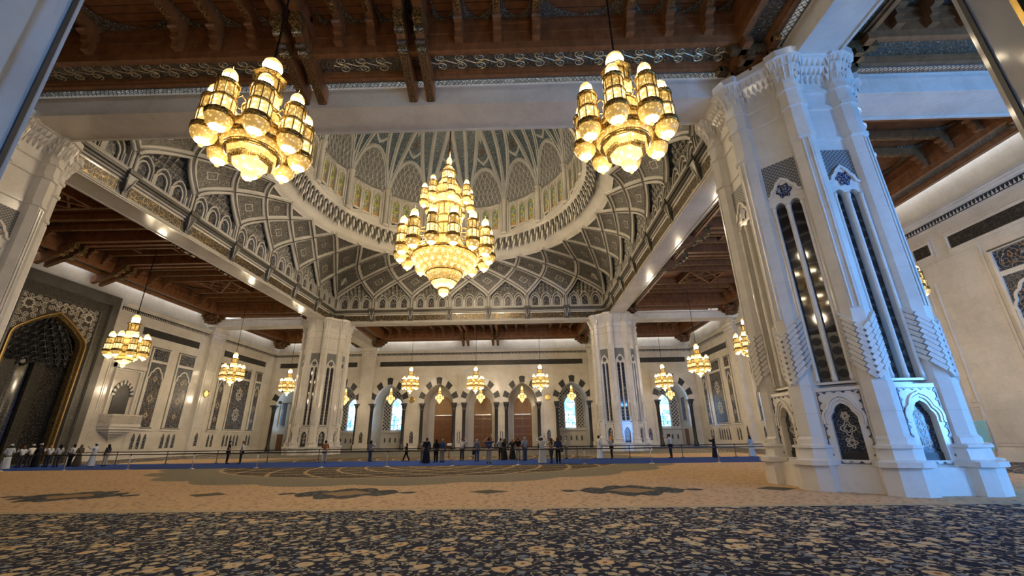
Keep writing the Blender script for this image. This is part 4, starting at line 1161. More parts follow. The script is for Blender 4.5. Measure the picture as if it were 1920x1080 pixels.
# ribs
prof = [(-.33, -.02), (-.33, .13), (-.26, .19), (-.08, .19), (-.08, .27), (.08, .27), (.08, .19), (.26, .19), (.33, .13), (.33, -.02)]
rib_end = 1.0
for k in range(28):
    for s in (-1, 1):
        pts, nr = [], []
        for i in range(19):
            t = i/18*rib_end; g = 1.5*t**T0
            pts.append(Svault(k + s*g, t)); nr.append(Nvault(k + s*g, t))
        m = MB(); m.sweep(pts, nr, prof, 0)
        m.sweep([p + n*.265 for p, n in zip(pts, nr)], nr, [(-.05, 0), (-.05, .03), (.05, .03), (.05, 0)], 1)
        m.build('vault_rib', [M['grey_stone'], M['dark_stone']], dome)
def edge(k, s, g0, g1, n):
    """points along a rib line u = k + s*g"""
    return [(k + s*(g0 + (g1 - g0)*i/n), tg(g0 + (g1 - g0)*i/n)) for i in range(n)]
def vpanel(out, inset, amp, name, med=None):
    L = len(out)
    cu = sum(p[0] for p in out)/L; ct = (min(p[1] for p in out) + max(p[1] for p in out))/2
    q = [(cu + (u - cu)*inset*(1 - (amp if i % 2 else 0)), ct + (t - ct)*inset*(1 - (amp if i % 2 else 0))) for i, (u, t) in enumerate(out)]
    mid = [((u + cu)/2, (t + ct)/2) for u, t in q]
    m = MB()
    m.add([off(u, t, .06) for u, t in q] + [off(u, t, .06) for u, t in mid] + [off(cu, ct, .06)], [(i, (i+1) % L, L+(i+1) % L, L+i) for i in range(L)] + [(L+i, L+(i+1) % L, 2*L) for i in range(L)], 0)
    if med:
        for rr, mt, dd in ((1., 1, .085), (.82, 0, .1), (.3, 2, .115)):
            ring = [(cu + med*.5*rr*(1 + .18*cos(4*a))*cos(a)*1.0, ct + med*.36*rr*(1 + .18*cos(4*a))*sin(a)) for a in [2*PI*i/24 for i in range(24)]]
            m.add([off(u, t, dd) for u, t in ring], [tuple(range(24))], mt)
    m.build(name, [M['tile_grey'], M['grey_stone'], M['carved_grey']], dome)
for k in range(28):
    vpanel(edge(k, 1, .02, .5, 7) + edge(k+1, -1, .5, 1., 7) + edge(k-1, 1, 1., .5, 7) + edge(k, -1, .5, .02, 7), .86, .06, 'kite_panel', .2)
    vpanel(edge(k, 1, .5, 1., 6) + edge(k+2, -1, 1., 1.48, 6) + edge(k-1, 1, 1.48, 1., 6) + edge(k+1, -1, 1., .5, 6), .82, .06, 'diamond_panel', .13)
    vpanel(edge(k-1, 1, 1., 1.48, 5) + [(k + .48 - .96*i/6, .99) for i in range(6)] + edge(k+1, -1, 1.48, 1., 5), .78, .05, 'triangle_panel')
# recessed back wall of the arcade, three lancets and a stalactite hood in every bay
for sd, fr in SIDES.items():
    m = MB(fr)
    m.box(-SQ - .6, SQ + .6, .55, .6, 18.9, 24.2, 0); m.box(-SQ, SQ, -.5, .6, 18.93, 19.02, 1); m.box(-SQ, SQ, -.1, .6, 19.0, 19.12, 1)
    m.build('arcade_wall', [M['carved_grey'], M['grey_stone']], dome)
    for k in range(NB):
        u0 = -SQ + k*BW
        m = MB(fr)
        for j in range(3):
            c = u0 + BW*(.5 + (j - 1)*.285)
            A_ = arch(c, .48, 19.15, 20.1, 20.75, 6)
            m.prism(A_, .44, .5, 1, back=False, sides=False)
            m.strip(A_, .13, .3, .5, 0)
            m.strip(arch(c, .66, 19.1, 20.2, 21.15, 6), .12, .2, .5, 0)
        for j in range(4):
            c = u0 + BW*(.5 + (j - 1.5)*.285); m.box(c - .1, c + .1, .15, .5, 19.1, 20.2, 0)
        m.build('lancet_panels', [M['grey_stone'], M['tile']], dome)
        m = MB(fr)
        for r in range(4):
            w_ = BW*(.40 - r*.09); z = 21.1 + r*.5; n_ = 8 - 2*r
            for j in range(n_):
                c = u0 + BW/2 + (j - (n_-1)/2)*w_*2/n_; hw = w_/n_; dd = .42 - r*.16
                m.add([(c - hw, .55, z), (c + hw, .55, z), (c, dd, z - .22), (c - hw, dd - .1, z + .42), (c + hw, dd - .1, z + .42), (c, dd - .2, z + .3)], [(0,2,5,3), (2,1,4,5), (3,5,4)], 0)
        m.build('stalactite_hood', M['carved_grey'], dome)
    m = MB(fr)
    for k in range(NB+1):
        u = -SQ + k*BW
        m.box(u - .3, u + .3, -.02, .5, 18.95, ZA + .25, 0)
        for s in (-1, 1): m.box(u + s*.17 - .05, u + s*.17 + .05, -.07, 0, 19.1, ZA, 1)
    m.build('arcade_pier', [M['grey_stone'], M['frame_stone']], dome)
# plain ring, stalactite cornice, drum
m = MB(); m.lathe([(RR + .25, ZR - .25), (RR + .1, ZR - .05), (RR - .12, ZR), (RR - .3, ZR + .3), (15.6, 25.75), (15.3, 26.2), (15.1, 26.5), (14.9, 27.4)], 96); m.f.pop(); m.f.pop(); m.m = m.m[:-2]; m.sm = m.sm[:-2]
m.build('ring_moulding', M['grey_stone'], dome)
m = MB(); n = 208
for row, (r0, z0, hh) in enumerate(((15.05, 25.35, 1.0), (14.9, 25.75, .95), (14.7, 26.15, .85), (14.45, 26.5, .6))):
    for k in range(n):
        a = 2*PI*(k + .5*(row % 2))/n
        big = (k % 13 == 0 and row == 0)
        r1 = r0; zz = z0 - (.45 if big else 0); da = PI/n*1.02
        P = lambda r, a_, z: (r*cos(a_), r*sin(a_), z)
        m.add([P(r1, a - da, zz + hh), P(r1, a + da, zz + hh), P(r1 - .34, a, zz + hh), P(r1 - .14, a, zz), P(r1 - .3, a - da*.55, zz + hh*.45), P(r1 - .3, a + da*.55, zz + hh*.45), P(r1 - .2, a, zz + .25)],
              [(0,4,2), (2,5,1), (0,3,4), (4,3,6), (6,3,5), (5,3,1), (2,4,6), (2,6,5)], (row + k) % 2)
m.build('stalactite_cornice', [M['frame_stone'], M['grey_stone']], dome)
RD = 14.0
m = MB(); m.lathe([(14.9, 26.9), (13.85, 26.95), (13.8, 27.15), (14.0, 27.2)], 128); m.f.pop(); m.f.pop(); m.m = m.m[:-2]; m.sm = m.sm[:-2]
m.build('drum_ledge', M['grey_stone'], dome)
# drum wall with 48 real window openings
NW = 16
def cyl(a0, x, z, d=0.):            # point on the drum: x metres along the curve from azimuth a0
    a = a0 + x/RD; return ((RD + d)*cos(a), (RD + d)*sin(a), z)
da = 2*PI/NW; half = RD*da/2
def Dome(r_t):                      # meridian of the dome above the drum
    ph = r_t*PI/2; return (14.0*cos(ph), 31.9 + 14.2*sin(ph))
for b_ in range(NW):
    a0 = da*(b_ + .5) - PI/2 + 0.0
    fr = lambda x, d, z, a0=a0: cyl(a0, x, z, d)
    m = MB(fr)
    H = [[(x + u, z) for u, z in arch(0, .43, 28.15, 30.6, 31.35, 6)] for x in (-1.4, 0, 1.4)]
    # outline follows the curve: add points along top and bottom
    xs = [-half + 2*half*i/12 for i in range(13)]
    m.prism([[(x, 27.1) for x in xs] + [(x, 32.2) for x in xs[::-1]]] + H, 0, .25, 0, back=False)
    m.build('drum_wall', M['grey_stone'], dome)
    for x in (-1.4, 0, 1.4):
        lf = lambda u, d, z: (d, u, z)
        # window built at its own place so that its glass keeps its pattern
        a = a0 + x/RD
        w = MB(lf); w.strip(arch(0, .52, .0, 2.55, 3.4, 6), .16, -.16, .1, 0); w.strip(arch(0, .66, -.9, 2.55, 3.75, 6), .1, -.1, .1, 0); w.box(-.5, .5, -.12, .1, -.12, .05, 0)
        w.box(-.42, .42, -.03, .05, -.85, -.15, 1)
        wo = w.build('drum_window', [M['grey_stone'], M['tile']], dome, loc=((RD)*cos(a), (RD)*sin(a), 28.15)); wo.rotation_euler = (0, 0, a)
        w = MB(lf); w.prism(arch(0, .43, 0, 2.45, 3.2, 6), .14, .18, 0); po = w.build('stained_pane', M['stained'], wo)
    # clustered column between the bays
    a = a0 - da/2
    m = MB(); c = ((RD - .12)*cos(a), (RD - .12)*sin(a), 27.15)
    m.lathe([(.42,0),(.42,.3),(.3,.4),(.3,4.6),(.36,4.7),(.32,4.8),(.46,5.2),(.5,5.3)], 10, c)
    for s in (-1, 1): m.lathe([(.16,.2),(.12,.4),(.12,4.8),(.2,5.1)], 8, ((RD - .05)*cos(a + s*.034), (RD - .05)*sin(a + s*.034), 27.15))
    m.build('drum_column', M['grey_stone'], dome)
    # lattice spandrels between the window heads
    m = MB(fr)
    for x in (-2.1, -.7, .7, 2.1):
        for i in range(3):
            m.strip([(x + .22*cos(q), 31.0 + i*.5 + .22*sin(q)) for q in [2*PI*j/8 for j in range(8)]], .07, -.08, 0, 0, closed=True)
    m.build('drum_tracery', M['grey_stone'], dome)
def Sd(u, t):                       # u in bays 0..16 (0 at a column), t 0..1
    r, z = Dome(t); a = da*u - PI/2
    return Vector((r*cos(a), r*sin(a), z))
def Nd(u, t): 
    p = Sd(u, t); r, z = Dome(t); a = da*u - PI/2
    e = .01; r1, z1 = Dome(min(t + e, .999)); r0, z0 = Dome(max(t - e, 0))
    return Vector((-(z1 - z0)*cos(a), -(z1 - z0)*sin(a), (r1 - r0))).normalized()
m = MB(); n = 96; T = 26
vs = [Sd(16*i/n, j/T*.995) for j in range(T+1) for i in range(n)]
m.add(vs, [(j*n+i, j*n+(i+1) % n, (j+1)*n+(i+1) % n, (j+1)*n+i) for j in range(T) for i in range(n)], 0, True)
m.build('dome_shell', M['tile_dome'], dome)
# pointed tympana under the first row of arches
M['rib_grey'] = m_marble('rib_grey_stone', (.44,.45,.445), (.36,.365,.365), .5, joints=False)
TA = .25
def ta(s): return TA*(1 - ((.5 - s)/.5)**2)**.62 if s < .5 else TA
for k in range(16):
    m = MB(); N_ = 12
    grid = []
    for i in range(N_+1):
        s = i/N_; top = ta(min(s, 1 - s))
        grid += [Sd(k + s, top*j/6) + Nd(k + s, top*j/6)*.08 for j in range(7)]
    m.add(grid, [(i*7+j, (i+1)*7+j, (i+1)*7+j+1, i*7+j+1) for i in range(N_) for j in range(6)], 0)
    m.build('tympanum', M['honeycomb'], dome)
    m = MB()
    for r_ in range(6):
        t0 = .012 + r_*.036; lim = .5 - .5*(1 - min(1, ((t0 + .03)/TA))**1.6)**.5 if t0 + .03 < TA else .5
        w_ = .5 - lim - .02
        if w_ < .05: continue
        n_ = max(1, int(w_*2/.115)); 
        for j in range(n_):
            c_ = k + .5 - w_ + (j + .5)*2*w_/n_; h_ = w_/n_
            L_ = [(c_ - h_*.9, t0), (c_ - h_*.85, t0 + .02), (c_ - h_*.4, t0 + .036), (c_, t0 + .05), (c_ + h_*.4, t0 + .036), (c_ + h_*.85, t0 + .02), (c_ + h_*.9, t0)]
            m.tube([Sd(*p) + Nd(*p)*.13 for p in L_], .055, 4, 0, False)
    if m.v: m.build('tympanum_tracery', M['rib_grey'], dome)
rp = [(-.26, -.02), (-.26, .12), (-.12, .17), (-.1, .3), (.1, .3), (.12, .17), (.26, .12), (.26, -.02)]
def drib(fn, name, n=20):
    P = [fn(i/n) for i in range(n+1)]
    m = MB(); m.sweep([Sd(*p) for p in P], [Nd(*p) for p in P], rp, 0); m.build(name, M['rib_grey'], dome)
for k in range(16):
    drib(lambda q: (k + q, ta(min(q, 1 - q))), 'arch_rib', 24)
    drib(lambda q: (k, q*.96), 'meridian_rib', 16)
    for s in (-1, 1):
        drib(lambda q: (k + s*.84*q**1.05, q*.92), 'crossing_rib', 20)
# kite panels with scalloped pale edges and a gold rosette above every arch
KP = [(0, .212), (.10, .235), (.2, .265), (.215, .29), (.15, .345), (.095, .40), (.05, .45), (0, .50)]
KP = [(u, (t - .212)/.288*.265 + .272) for u, t in KP]
KP = KP + [(-u, t) for u, t in KP[-2:0:-1]]
for k in range(16):
    m = MB(); c0 = (k + .5, .365)
    ring = []
    for i in range(len(KP)):
        (u0, t0), (u1, t1) = KP[i], KP[(i+1) % len(KP)]
        for j in range(4): ring.append((k + .5 + u0 + (u1 - u0)*j/4, t0 + (t1 - t0)*j/4))
    for sc_, am, mt, d in ((1., 0., 0, .05), (.86, .09, 1, .07)):
        q = [(c0[0] + (u - c0[0])*sc_*(1 - (am if i % 2 else 0)), c0[1] + (t - c0[1])*sc_*(1 - (am if i % 2 else 0))) for i, (u, t) in enumerate(ring)]
        n_ = len(q)
        m.add([Sd(*p) + Nd(*p)*d for p in q] + [Sd(*c0) + Nd(*c0)*d], [(i, (i+1) % n_, n_) for i in range(n_)], mt)
    ro = [(c0[0] + .06*(1 + .22*cos(6*a))*cos(a), .355 + .03*(1 + .22*cos(6*a))*sin(a)) for a in [2*PI*i/30 for i in range(30)]]
    m.add([Sd(*p) + Nd(*p)*.09 for p in ro], [tuple(range(30))], 2)
    m.build('kite_panel', [M['rib_grey'], M['tile_dome'], M['tile_brown']], dome)
# ------------------------------------------------------------------ crystal chandeliers shaped like minarets
def minaret(parent, loc, s=1., name='minaret_lantern', rz=0., amber='amber'):
    """one hanging lantern: crystal mesh with gold rings and spire as its children"""
    n = 12
    m = MB()   # crystal body
    m.lathe([(.0,.10),(.10,.12),(.17,.17)], n, m=2)
    m.lathe([(.185,.18),(.26,.26),(.30,.38),(.31,.46)], n, m=1)
    m.lathe([(.265,.62),(.255,.80),(.27,.98),(.22,1.02)], n, m=0)
    m.lathe([(.22,1.06),(.235,1.2),(.24,1.42),(.20,1.46)], n, m=1)
    m.lathe([(.16,1.56),(.165,1.74)], n, m=2); m.lathe([(.18,1.76),(.165,1.86),(.10,1.96),(.02,2.0)], n, m=0)
    o = m.build(name, [M['crystal'], M[amber], M['lamp']], parent); o.location = loc; o.scale = (s, s, s); o.rotation_euler = (0, 0, rz)
    m = MB()
    m.lathe([(.325,.45),(.335,.5),(.335,.6),(.30,.63)], n); m.lathe([(.285,1.0),(.29,1.05),(.25,1.08)], n); m.lathe([(.265,1.44),(.285,1.5),(.265,1.56),(.15,1.57)], n)
    for k in range(8):
        a = 2*PI*k/8
        m.bar((.275*cos(a), .275*sin(a), .62), (.275*cos(a), .275*sin(a), 1.0), .022); m.bar((.25*cos(a), .25*sin(a), 1.08), (.25*cos(a), .25*sin(a), 1.44), .022)
        m.bar((.175*cos(a), .175*sin(a), 1.57), (.175*cos(a), .175*sin(a), 1.76), .018)
    m.build('gold_collar', M['brass_dark'], o)
    m = MB(); m.lathe([(.03,1.99),(.035,2.04),(.012,2.08),(.004,2.24)], 6); m.build('spire', M['gold'], o)
    m = MB(); m.lathe([(.0,0),(.05,.02),(.065,.06),(.04,.12)], 8); m.build('drop_finial', M['crystal'], o)
    return o
def chandelier(name='chandelier'):
    """hall chandelier, 4.25 m tall, tip at z = 0"""
    e = empty(name)
    m = MB(); n = 16
    m.lathe([(.0,.0),(.10,.06),(.16,.16),(.12,.24)], 10, m=0)
    m.lathe([(.14,.24),(.34,.38),(.46,.52)], 8, m=0, smooth=False)
    m.lathe([(.56,.62),(.62,.78)], 8, m=1, smooth=False); m.lathe([(.70,.84),(.78,1.02)], n, m=1)
    m.lathe([(.80,1.12),(.80,1.22),(.66,1.34)], n, m=1)
    m.build('bowl', [M['crystal'], M['amber']], e)
    m = MB()
    for pr, nn, sm in (([(.47,.50),(.55,.54),(.57,.62),(.5,.64)], 8, False), ([(.63,.78),(.70,.8),(.71,.86),(.6,.87)], 16, True), ([(.79,1.02),(.86,1.05),(.86,1.12),(.7,1.13)], 20, True),
        ([(.58,1.55),(.62,1.58),(.62,1.66),(.5,1.68)], 16, True), ([(.46,2.12),(.5,2.15),(.5,2.22),(.4,2.24)], 16, True)):
        m = MB(); m.lathe(pr, nn, smooth=sm); m.build('gold_ring', M['brass_dark'], e)
    m = MB(); m.lathe([(.34,2.76),(.43,2.8),(.45,2.86),(.3,2.9)], 8, smooth=False); m.lathe([(.36,3.34),(.46,3.40),(.44,3.46),(.26,3.48)], 8, smooth=False)
    for k in range(8):
        a = 2*PI*k/8 + PI/8
        m.bar((.34*cos(a), .34*sin(a), 2.9), (.34*cos(a), .34*sin(a), 3.36), .035)
    m.build('lantern_cage', M['brass_dark'], e)
    m = MB()
    m.lathe([(.62,1.30),(.56,1.56)], n, m=1); m.lathe([(.52,1.66),(.46,1.9),(.45,2.12)], n, m=1)
    m.lathe([(.40,2.22),(.38,2.5),(.36,2.76)], n, m=0); m.lathe([(.28,2.88),(.28,3.36)], n, m=1)
    m.lathe([(.24,3.48),(.25,3.84)], n, m=2); m.lathe([(.27,3.86),(.24,4.0),(.14,4.12),(.02,4.17)], n, m=0)
    m.build('crystal_tower', [M['crystal'], M['amber'], M['lamp']], e)
    for k in range(8):
        a = 2*PI*k/8 + PI/8
        minaret(e, (1.1*cos(a), 1.1*sin(a), .62), 1.0, rz=a)
    for k in range(8):
        a = 2*PI*k/8 + PI/8; c_, s_ = cos(a), sin(a)
        for z0, z1 in ((1.2, 1.15), (2.1, 1.9)):
            m = MB(); m.tube([(.5*c_, .5*s_, z0), (.68*c_, .68*s_, z0 + .1), (.86*c_, .86*s_, z1)], .022, 5); m.build('arm', M['gold'], e)
    return e
def rod(parent, z0, z1, r=.03):
    m = MB(); m.tube([(0,0,z0), (0,0,z1)], r, 6); return m.build('suspension_rod', M['post_dark'], parent)
p = chandelier()
spots = [
 ((10.08, -27.7, 8.28), .97, 'crystal chandelier hanging high at the right, in front of the wide beam', 20.0),
 ((.12, -27.8, 8.2), 1.0, 'crystal chandelier hanging high at the left, in front of the wide beam', 20.0),
 ((-10.25, 29.2, 8.3), 1., 'left of the three chandeliers in a row before the far doors', 20.0),
 ((0., 29.2, 8.2), 1., 'middle of the three chandeliers in a row before the far doors', 20.0),
 ((10.1, 29.2, 8.35), 1., 'right of the three chandeliers in a row before the far doors', 20.0),
 ((29.2, 29.2, 8.1), 1., 'chandelier in the far right corner, before the bright window', 20.0),
 ((-29.6, 29.2, 8.3), 1., 'chandelier in the far left corner beside the left column', 20.0),
 ((-29.2, .4, 8.2), 1.2, 'chandelier hanging before the prayer niche wall, largest of the left gallery', 20.0),
 ((-29.2, 15.2, 8.25), 1., 'chandelier hanging before the mosaic panels of the left wall', 20.0),
 ((29.2, 15.5, 8.4), 1., 'chandelier in the right gallery left of the nearest column', 20.0),
 ((29.2, 3.4, 8.4), 1., 'chandelier half hidden by the left edge of the nearest column', 20.0),
 ((29.2, -13.4, 8.3), 1., 'chandelier peeping out right of the nearest column', 20.0),
]
ch_list = []
for i, (loc, s, lb, top) in enumerate(spots):
    o = p if i == 0 else copy_tree(p)
    o.location = loc; o.scale = (s, s, s); o.rotation_euler = (0, 0, .2*i)
    tag(o, lb, 'chandelier', 'crystal chandeliers of the galleries'); ch_list.append(o)
for o, sp in zip(ch_list, spots): rod(o, 4.15, (sp[3] - sp[0][2])/sp[1])

# the giant chandelier under the dome (16 m)
g = empty('chandelier', (0, 0, 14.2), label='giant many tiered golden chandelier hanging under the dome', cat='chandelier')
m = MB(); n = 24
m.lathe([(.0,.0),(.18,.12),(.42,.3),(.5,.6),(.42,.75)], 14, m=0)
m.lathe([(.55,.9),(.95,1.1),(1.2,1.45)], n, m=0); m.lathe([(1.3,1.6),(1.55,1.95),(1.7,2.3)], n, m=1)
m.lathe([(1.65,2.45),(2.1,2.8),(2.75,3.4),(3.15,3.95)], n, m=1)
m.build('bowl', [M['crystal'], M['amber_pale']], g)
for r_, z_ in ((1.24,1.52),(1.75,2.38),(.52,.82)):
    m = MB(); m.lathe([(r_ - .08, z_ - .08), (r_ + .04, z_ - .04), (r_ + .04, z_ + .06), (r_ - .1, z_ + .08)], n); m.build('gold_ring', M['gold'], g)
m = MB(); m.lathe([(3.15,3.9),(3.32,3.98),(3.34,4.12),(3.15,4.2),(3.0,4.12),(3.05,3.98)], 40); m.build('great_ring', M['gold'], g)
m = MB()
for row, (r_, z_, k_) in enumerate(((2.05,2.62,18),(2.5,3.02,22),(2.95,3.5,26))):
    for k in range(k_):
        a = 2*PI*(k + .5*row)/k_; c = (r_*cos(a), r_*sin(a), z_)
        m.lathe([(.0,-.2),(.13,-.12),(.17,.0),(.12,.13),(.0,.18)], 8, c)
m.build('globe_lamps', M['crystal'], g)['kind'] = 'stuff'
m = MB()
m.lathe([(2.2,4.1),(1.9,5.0),(1.55,5.9)], n, m=1); m.lathe([(1.45,6.0),(1.4,7.2)], n, m=1); m.lathe([(1.5,7.3),(1.5,8.0)], n, m=1)
m.lathe([(1.38,8.1),(1.45,9.4)], n, m=1); m.lathe([(1.5,9.5),(1.5,10.2),(1.3,10.6)], n, m=0); m.lathe([(1.3,10.7),(1.35,11.6)], n, m=1)
m.lathe([(1.2,11.7),(1.0,12.3),(.8,12.6)], n, m=0); m.lathe([(.68,12.7),(.7,13.6)], n, m=0); m.lathe([(.72,13.7),(.66,14.0),(.4,14.4),(.2,14.55)], n, m=1)
m.lathe([(.26,14.6),(.27,15.2)], 12, m=0); m.lathe([(.3,15.2),(.2,15.5),(.03,15.75)], 12, m=0)
m.build('crystal_tower', [M['crystal'], M['amber_pale']], g)
m = MB()
for r_, z_ in ((1.6,5.95),(1.52,7.24),(1.54,8.04),(1.55,9.45),(1.36,10.65),(1.38,11.65),(.82,12.65),(.76,13.65),(.32,14.58)):
    m.lathe([(r_ - .1, z_ - .08), (r_ + .06, z_ - .05), (r_ + .06, z_ + .05), (r_ - .12, z_ + .08)], n)
for k in range(16):
    a = 2*PI*k/16
    m.bar((1.43*cos(a), 1.43*sin(a), 6.0), (1.43*cos(a), 1.43*sin(a), 7.2), .07); m.bar((1.44*cos(a), 1.44*sin(a), 8.1), (1.48*cos(a), 1.48*sin(a), 9.4), .07)
    m.bar((.71*cos(a), .71*sin(a), 12.7), (.72*cos(a), .72*sin(a), 13.6), .04)
m.build('tower_rings', M['brass_dark'], g)
for k in range(14):
    a = 2*PI*k/14 + .12; minaret(g, (4.25*cos(a), 4.25*sin(a), 3.3), 2.05, rz=a, amber='amber_pale')
for k in range(8):
    a = 2*PI*k/8 + .3; minaret(g, (2.35*cos(a), 2.35*sin(a), 9.2), 1.45, rz=a, amber='amber_pale')
def arm(pts, r): 
    m = MB(); m.tube(pts, r, 6); m.build('arm', M['gold'], g)
for k in range(14):
    a = 2*PI*k/14 + .12; c_, s_ = cos(a), sin(a); arm([(1.5*c_, 1.5*s_, 6.4), (2.6*c_, 2.6*s_, 6.3), (3.7*c_, 3.7*s_, 5.6)], .06)
    arm([(3.2*c_, 3.2*s_, 4.1), (3.6*c_, 3.6*s_, 4.4)], .06)
for k in range(8):
    a = 2*PI*k/8 + .3; c_, s_ = cos(a), sin(a); arm([(1.3*c_, 1.3*s_, 10.6), (2.1*c_, 2.1*s_, 10.9)], .05)
m = MB(); m.tube([(0,0,15.7), (0,0,31.5)], .09, 8); m.build('suspension_rod', M['wood'], g)

# small lanterns hanging in the mouths of the far arches
def lantern():
    e = empty('hanging_lantern')
    m = MB()
    m.lathe([(.0,0),(.1,.06),(.2,.2)], 10, m=0); m.lathe([(.26,.26),(.42,.55),(.5,.8)], 10, m=0); m.lathe([(.55,.9),(.52,1.2)], 10, m=1); m.lathe([(.48,1.3),(.3,1.62)], 10, m=0)
    m.lathe([(.26,1.7),(.24,2.1)], 10, m=1); m.lathe([(.2,2.15),(.19,2.5)], 10, m=0); m.lathe([(.2,2.52),(.12,2.72),(.02,2.85)], 10, m=0)
    m.build('crystal_body', [M['crystal'], M['amber']], e)
    for r_, z_ in ((.52,.84),(.54,1.24),(.3,1.66),(.25,2.12)):
        m = MB(); m.lathe([(r_ - .05, z_ - .04), (r_ + .04, z_), (r_ - .05, z_ + .05)], 10); m.build('gold_ring', M['gold'], e)
    m = MB()
    for k in range(8):
        a = 2*PI*k/8; m.lathe([(.0,0),(.09,.06),(.13,.18),(.1,.3),(.08,.5),(.0,.62)], 7, (.66*cos(a), .66*sin(a), .75))
    m.build('globe_lamps', M['crystal'], e)
    rod(e, 2.8, 3.6, .02)
    return e
lp = lantern()
LN = [(-24., 'small lantern in the arch right of the far left column'), (-15.9, 'small lantern in the window arch left of the three doors'), (-7.25, 'small lantern before the left wooden door'),
      (0., 'small lantern before the middle wooden door'), (7.25, 'small lantern before the right wooden door'), (15.9, 'small lantern in the window arch right of the three doors'), (33., 'small lantern in the far right corner arch')]
for i, (x, lb) in enumerate(LN):
    o = lp if i == 0 else copy_tree(lp)
    o.location = (x*.995, HALF + .6, 7.35); tag(o, lb, 'lantern', 'small crystal lanterns in the far arches')
# ------------------------------------------------------------------ people
def skinmesh(name, joints, bones, mat, parent=None, sub=2, root='pelvis', smooth=True):
    """one continuous surface grown around a jointed skeleton (radius per joint)"""
    import bmesh
    names = list(joints)
    bm = bmesh.new(); lay = bm.verts.layers.skin.verify()
    vs = {}
    for k in names:
        p, r = joints[k]; v = bm.verts.new(p); v[lay].radius = (r, r) if isinstance(r, (int, float)) else r; vs[k] = v
        if k == root: v[lay].use_root = True
    for a, b_ in bones: bm.edges.new((vs[a], vs[b_]))
    me = bpy.data.meshes.new(name); bm.to_mesh(me); bm.free()
    o = bpy.data.objects.new(name, me); COL.objects.link(o)
    md = o.modifiers.new('Skin', 'SKIN'); md.use_smooth_shade = smooth
    sd = o.modifiers.new('Smooth', 'SUBSURF'); sd.levels = sub; sd.render_levels = sub
    me.materials.append(mat)
    if parent: o.parent = parent
    return o
ARMS = {  # elbow and wrist offsets from the shoulder, for the right side (x mirrored for the left); +y is forward
 'down': ((.06, -.03, -.29), (.07, .06, -.54)),
 'phone': ((.10, .16, -.20), (-.03, .36, .02)),
 'high': ((.22, .14, .06), (.02, .24, .30)),
 'head': ((.25, .05, .04), (.05, .08, .26)),
 'hold': ((.08, .02, -.28), (-.08, .26, -.24)),
 'point': ((.16, .22, -.02), (.22, .48, .03)),
 'side': ((.24, .02, -.10), (.46, .06, .02)),
 'hip': ((.20, -.08, -.24), (.06, .08, -.40)),
}
